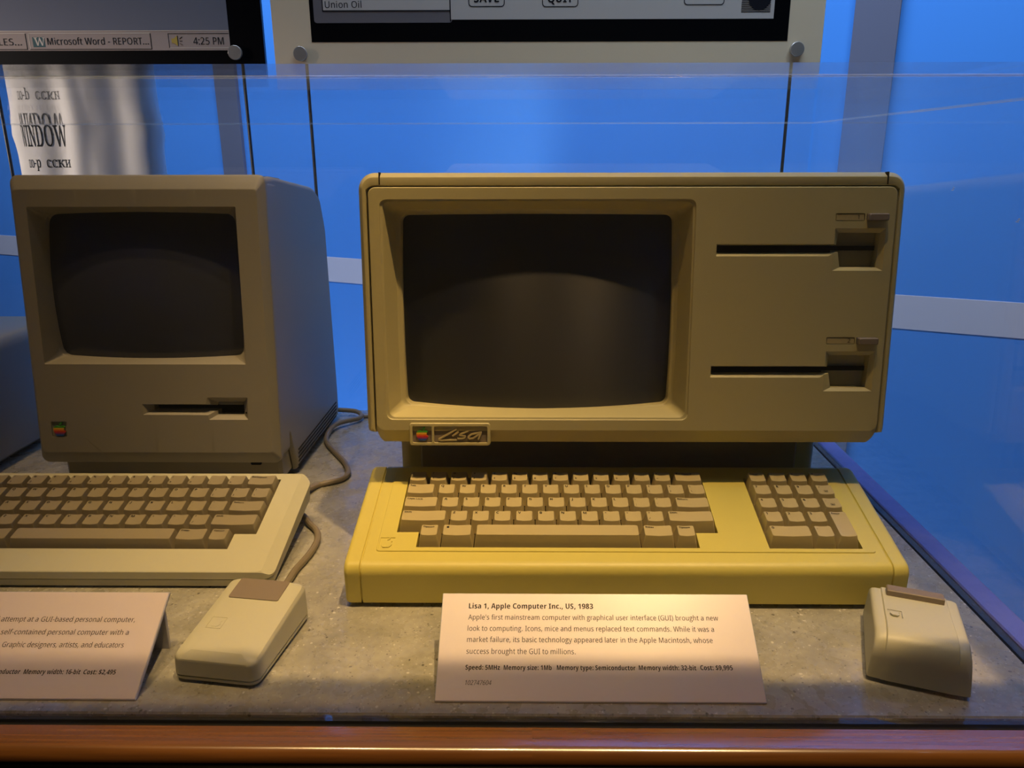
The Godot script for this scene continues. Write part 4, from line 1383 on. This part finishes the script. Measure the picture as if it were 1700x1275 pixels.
func pins(t: Node3D, O: Transform3D, at: Array) -> void:
	for q in at:
		var b := MB.new(); b.xf = O
		b.lathe(Vector3(q.x, q.y, 0), [[0.004, -0.022], [0.004, 0.001], [0.0095, 0.001], [0.0100, 0.0016], [0.0100, 0.0060], [0.0094, 0.0066], [0.003, 0.0067]], 24)
		part(t, "standoff_pin", b, M.brushed_steel, 30.0)

# ------------------------------------------------------------------ shirt
func cloth_half(y: float) -> float:
	var wide := 1.0 + 0.05 * exp(-pow((y - 0.400) / 0.02, 2.0)) + 0.012 * sin(y * 23.0)
	if y > 0.405: wide -= 0.08 * smoothstep(0.405, 0.52, y)
	return 0.1180 * wide

func cloth_front(x: float, y: float) -> float:
	var u := clampf((x + 0.7268) / cloth_half(y), -1.0, 1.0)
	var z := 0.030 * sqrt(maxf(0.0, 1.0 - pow(u, 6.0)))
	z += 0.0036 * sin(u * 7.0 + 3.0 * y - 0.6) * (1.0 - u * u) + 0.0014 * sin(u * 15.0 - 9.0 * y) * (1.0 - u * u)
	z += 0.007 * exp(-pow((u + 0.02 - (y - 0.38) * 0.8) / 0.16, 2.0))
	return -1.3260 + z

func shirt() -> void:
	var root := Vector3(-0.7268, -0.10, -1.326)
	var t := thing("printed_shirt", "white cotton shirt with black lettering hanging behind the small computer", "shirt", root)
	var b := MB.new()
	var rings := []
	for j in 61:
		var y := lerpf(-0.10, 0.80, j / 60.0)
		var ring := PackedVector3Array()
		for i in 90:
			var u := -1.0 + 2.0 * i / 90.0
			u = signf(u) * (1.0 - pow(1.0 - absf(u), 1.6))
			ring.append(Vector3(-0.7268 - u * cloth_half(y), y, cloth_front(-0.7268 - u * cloth_half(y), y)) - root)
		for i in 24:
			var a := PI * i / 24.0
			ring.append(Vector3(-0.7268 - cos(a) * cloth_half(y), y, -1.3260 - 0.022 * sin(a)) - root)
		rings.append(ring)
	b.solid(rings)
	part(t, "cloth", b, M.white_cotton, 70.0)
	b = MB.new()
	var on := func(q: Vector3) -> Vector3: return Vector3(q.x, q.y, cloth_front(q.x, q.y) + 0.0005) - root
	var sf := font("Droid Serif")
	for w in [["WINDOW", sf, -0.8210, 0.0735, 0.3765, 0.0330, 1.5], ["по-русски", sf, -0.8170, 0.0700, 0.3440, 0.0165, 1.45]]:
		var tr := letters(w[0], w[1], 1.0)
		var far := 0.0
		for q in tr: far = maxf(far, q.x)
		b.warp = on
		for i in range(0, tr.size(), 3):
			var o := []
			for k in 3:
				var q := tr[i + k]
				o.append(Vector3(w[2] + w[3] * pow(maxf(q.x, 0.0) / far, w[6]), w[4] + q.y * w[5], 0))
			b.tri(o[0], o[1], o[2])
	part(t, "lettering", b, M.legend_ink, 0.0)
	b = MB.new()
	b.tube(PackedVector3Array([Vector3(-0.7268, 0.79, -1.326) - root, Vector3(-0.7268, 3.9, -1.326) - root]), 0.003, 8)
	part(t, "hanging_cord", b, M.dark_rod_steel)

# ------------------------------------------------------------------ box at the far left
func side_box() -> void:
	var root := Vector3(-0.86, 0, -0.95)
	var t := thing("computer_case", "grey computer case cut off at the left edge beside the small computer", "computer", root)
	var b := MB.new()
	var lev := func(i: float, y: float) -> PackedVector3Array:
		var o := PackedVector3Array()
		for q in ring2(-1.08 + i, -0.6425 - i, -1.045 + i, -0.815 - i, maxf(0.012 - i, 0.003), 0, 0, 0, 5, 1): o.append(Vector3(q.x, y, q.y) - root)
		return o
	b.solid([lev.call(0.004, 0.006), lev.call(0.0, 0.010), lev.call(0.0, 0.134), lev.call(0.0012, 0.142), lev.call(0.0050, 0.1485), lev.call(0.0120, 0.1520)])
	part(t, "housing", b, M.grey_case_plastic, 40.0)
	for q in [[-1.05, -0.84], [-0.67, -0.84], [-1.05, -1.02], [-0.67, -1.02]]:
		b = MB.new()
		b.box(Vector3(q[0], 0.0032, q[1]) - root, Vector3(0.02, 0.0064, 0.02), 0.001)
		part(t, "rubber_foot", b, M.seam_shadow)

func _ready() -> void:
	materials()
	camera_and_light()
	room()
	case()
	wide_computer()
	wide_keyboard()
	compact_computer()
	compact_keyboard()
	side_box()
	boards()
	shirt()
	mice()
	cards()
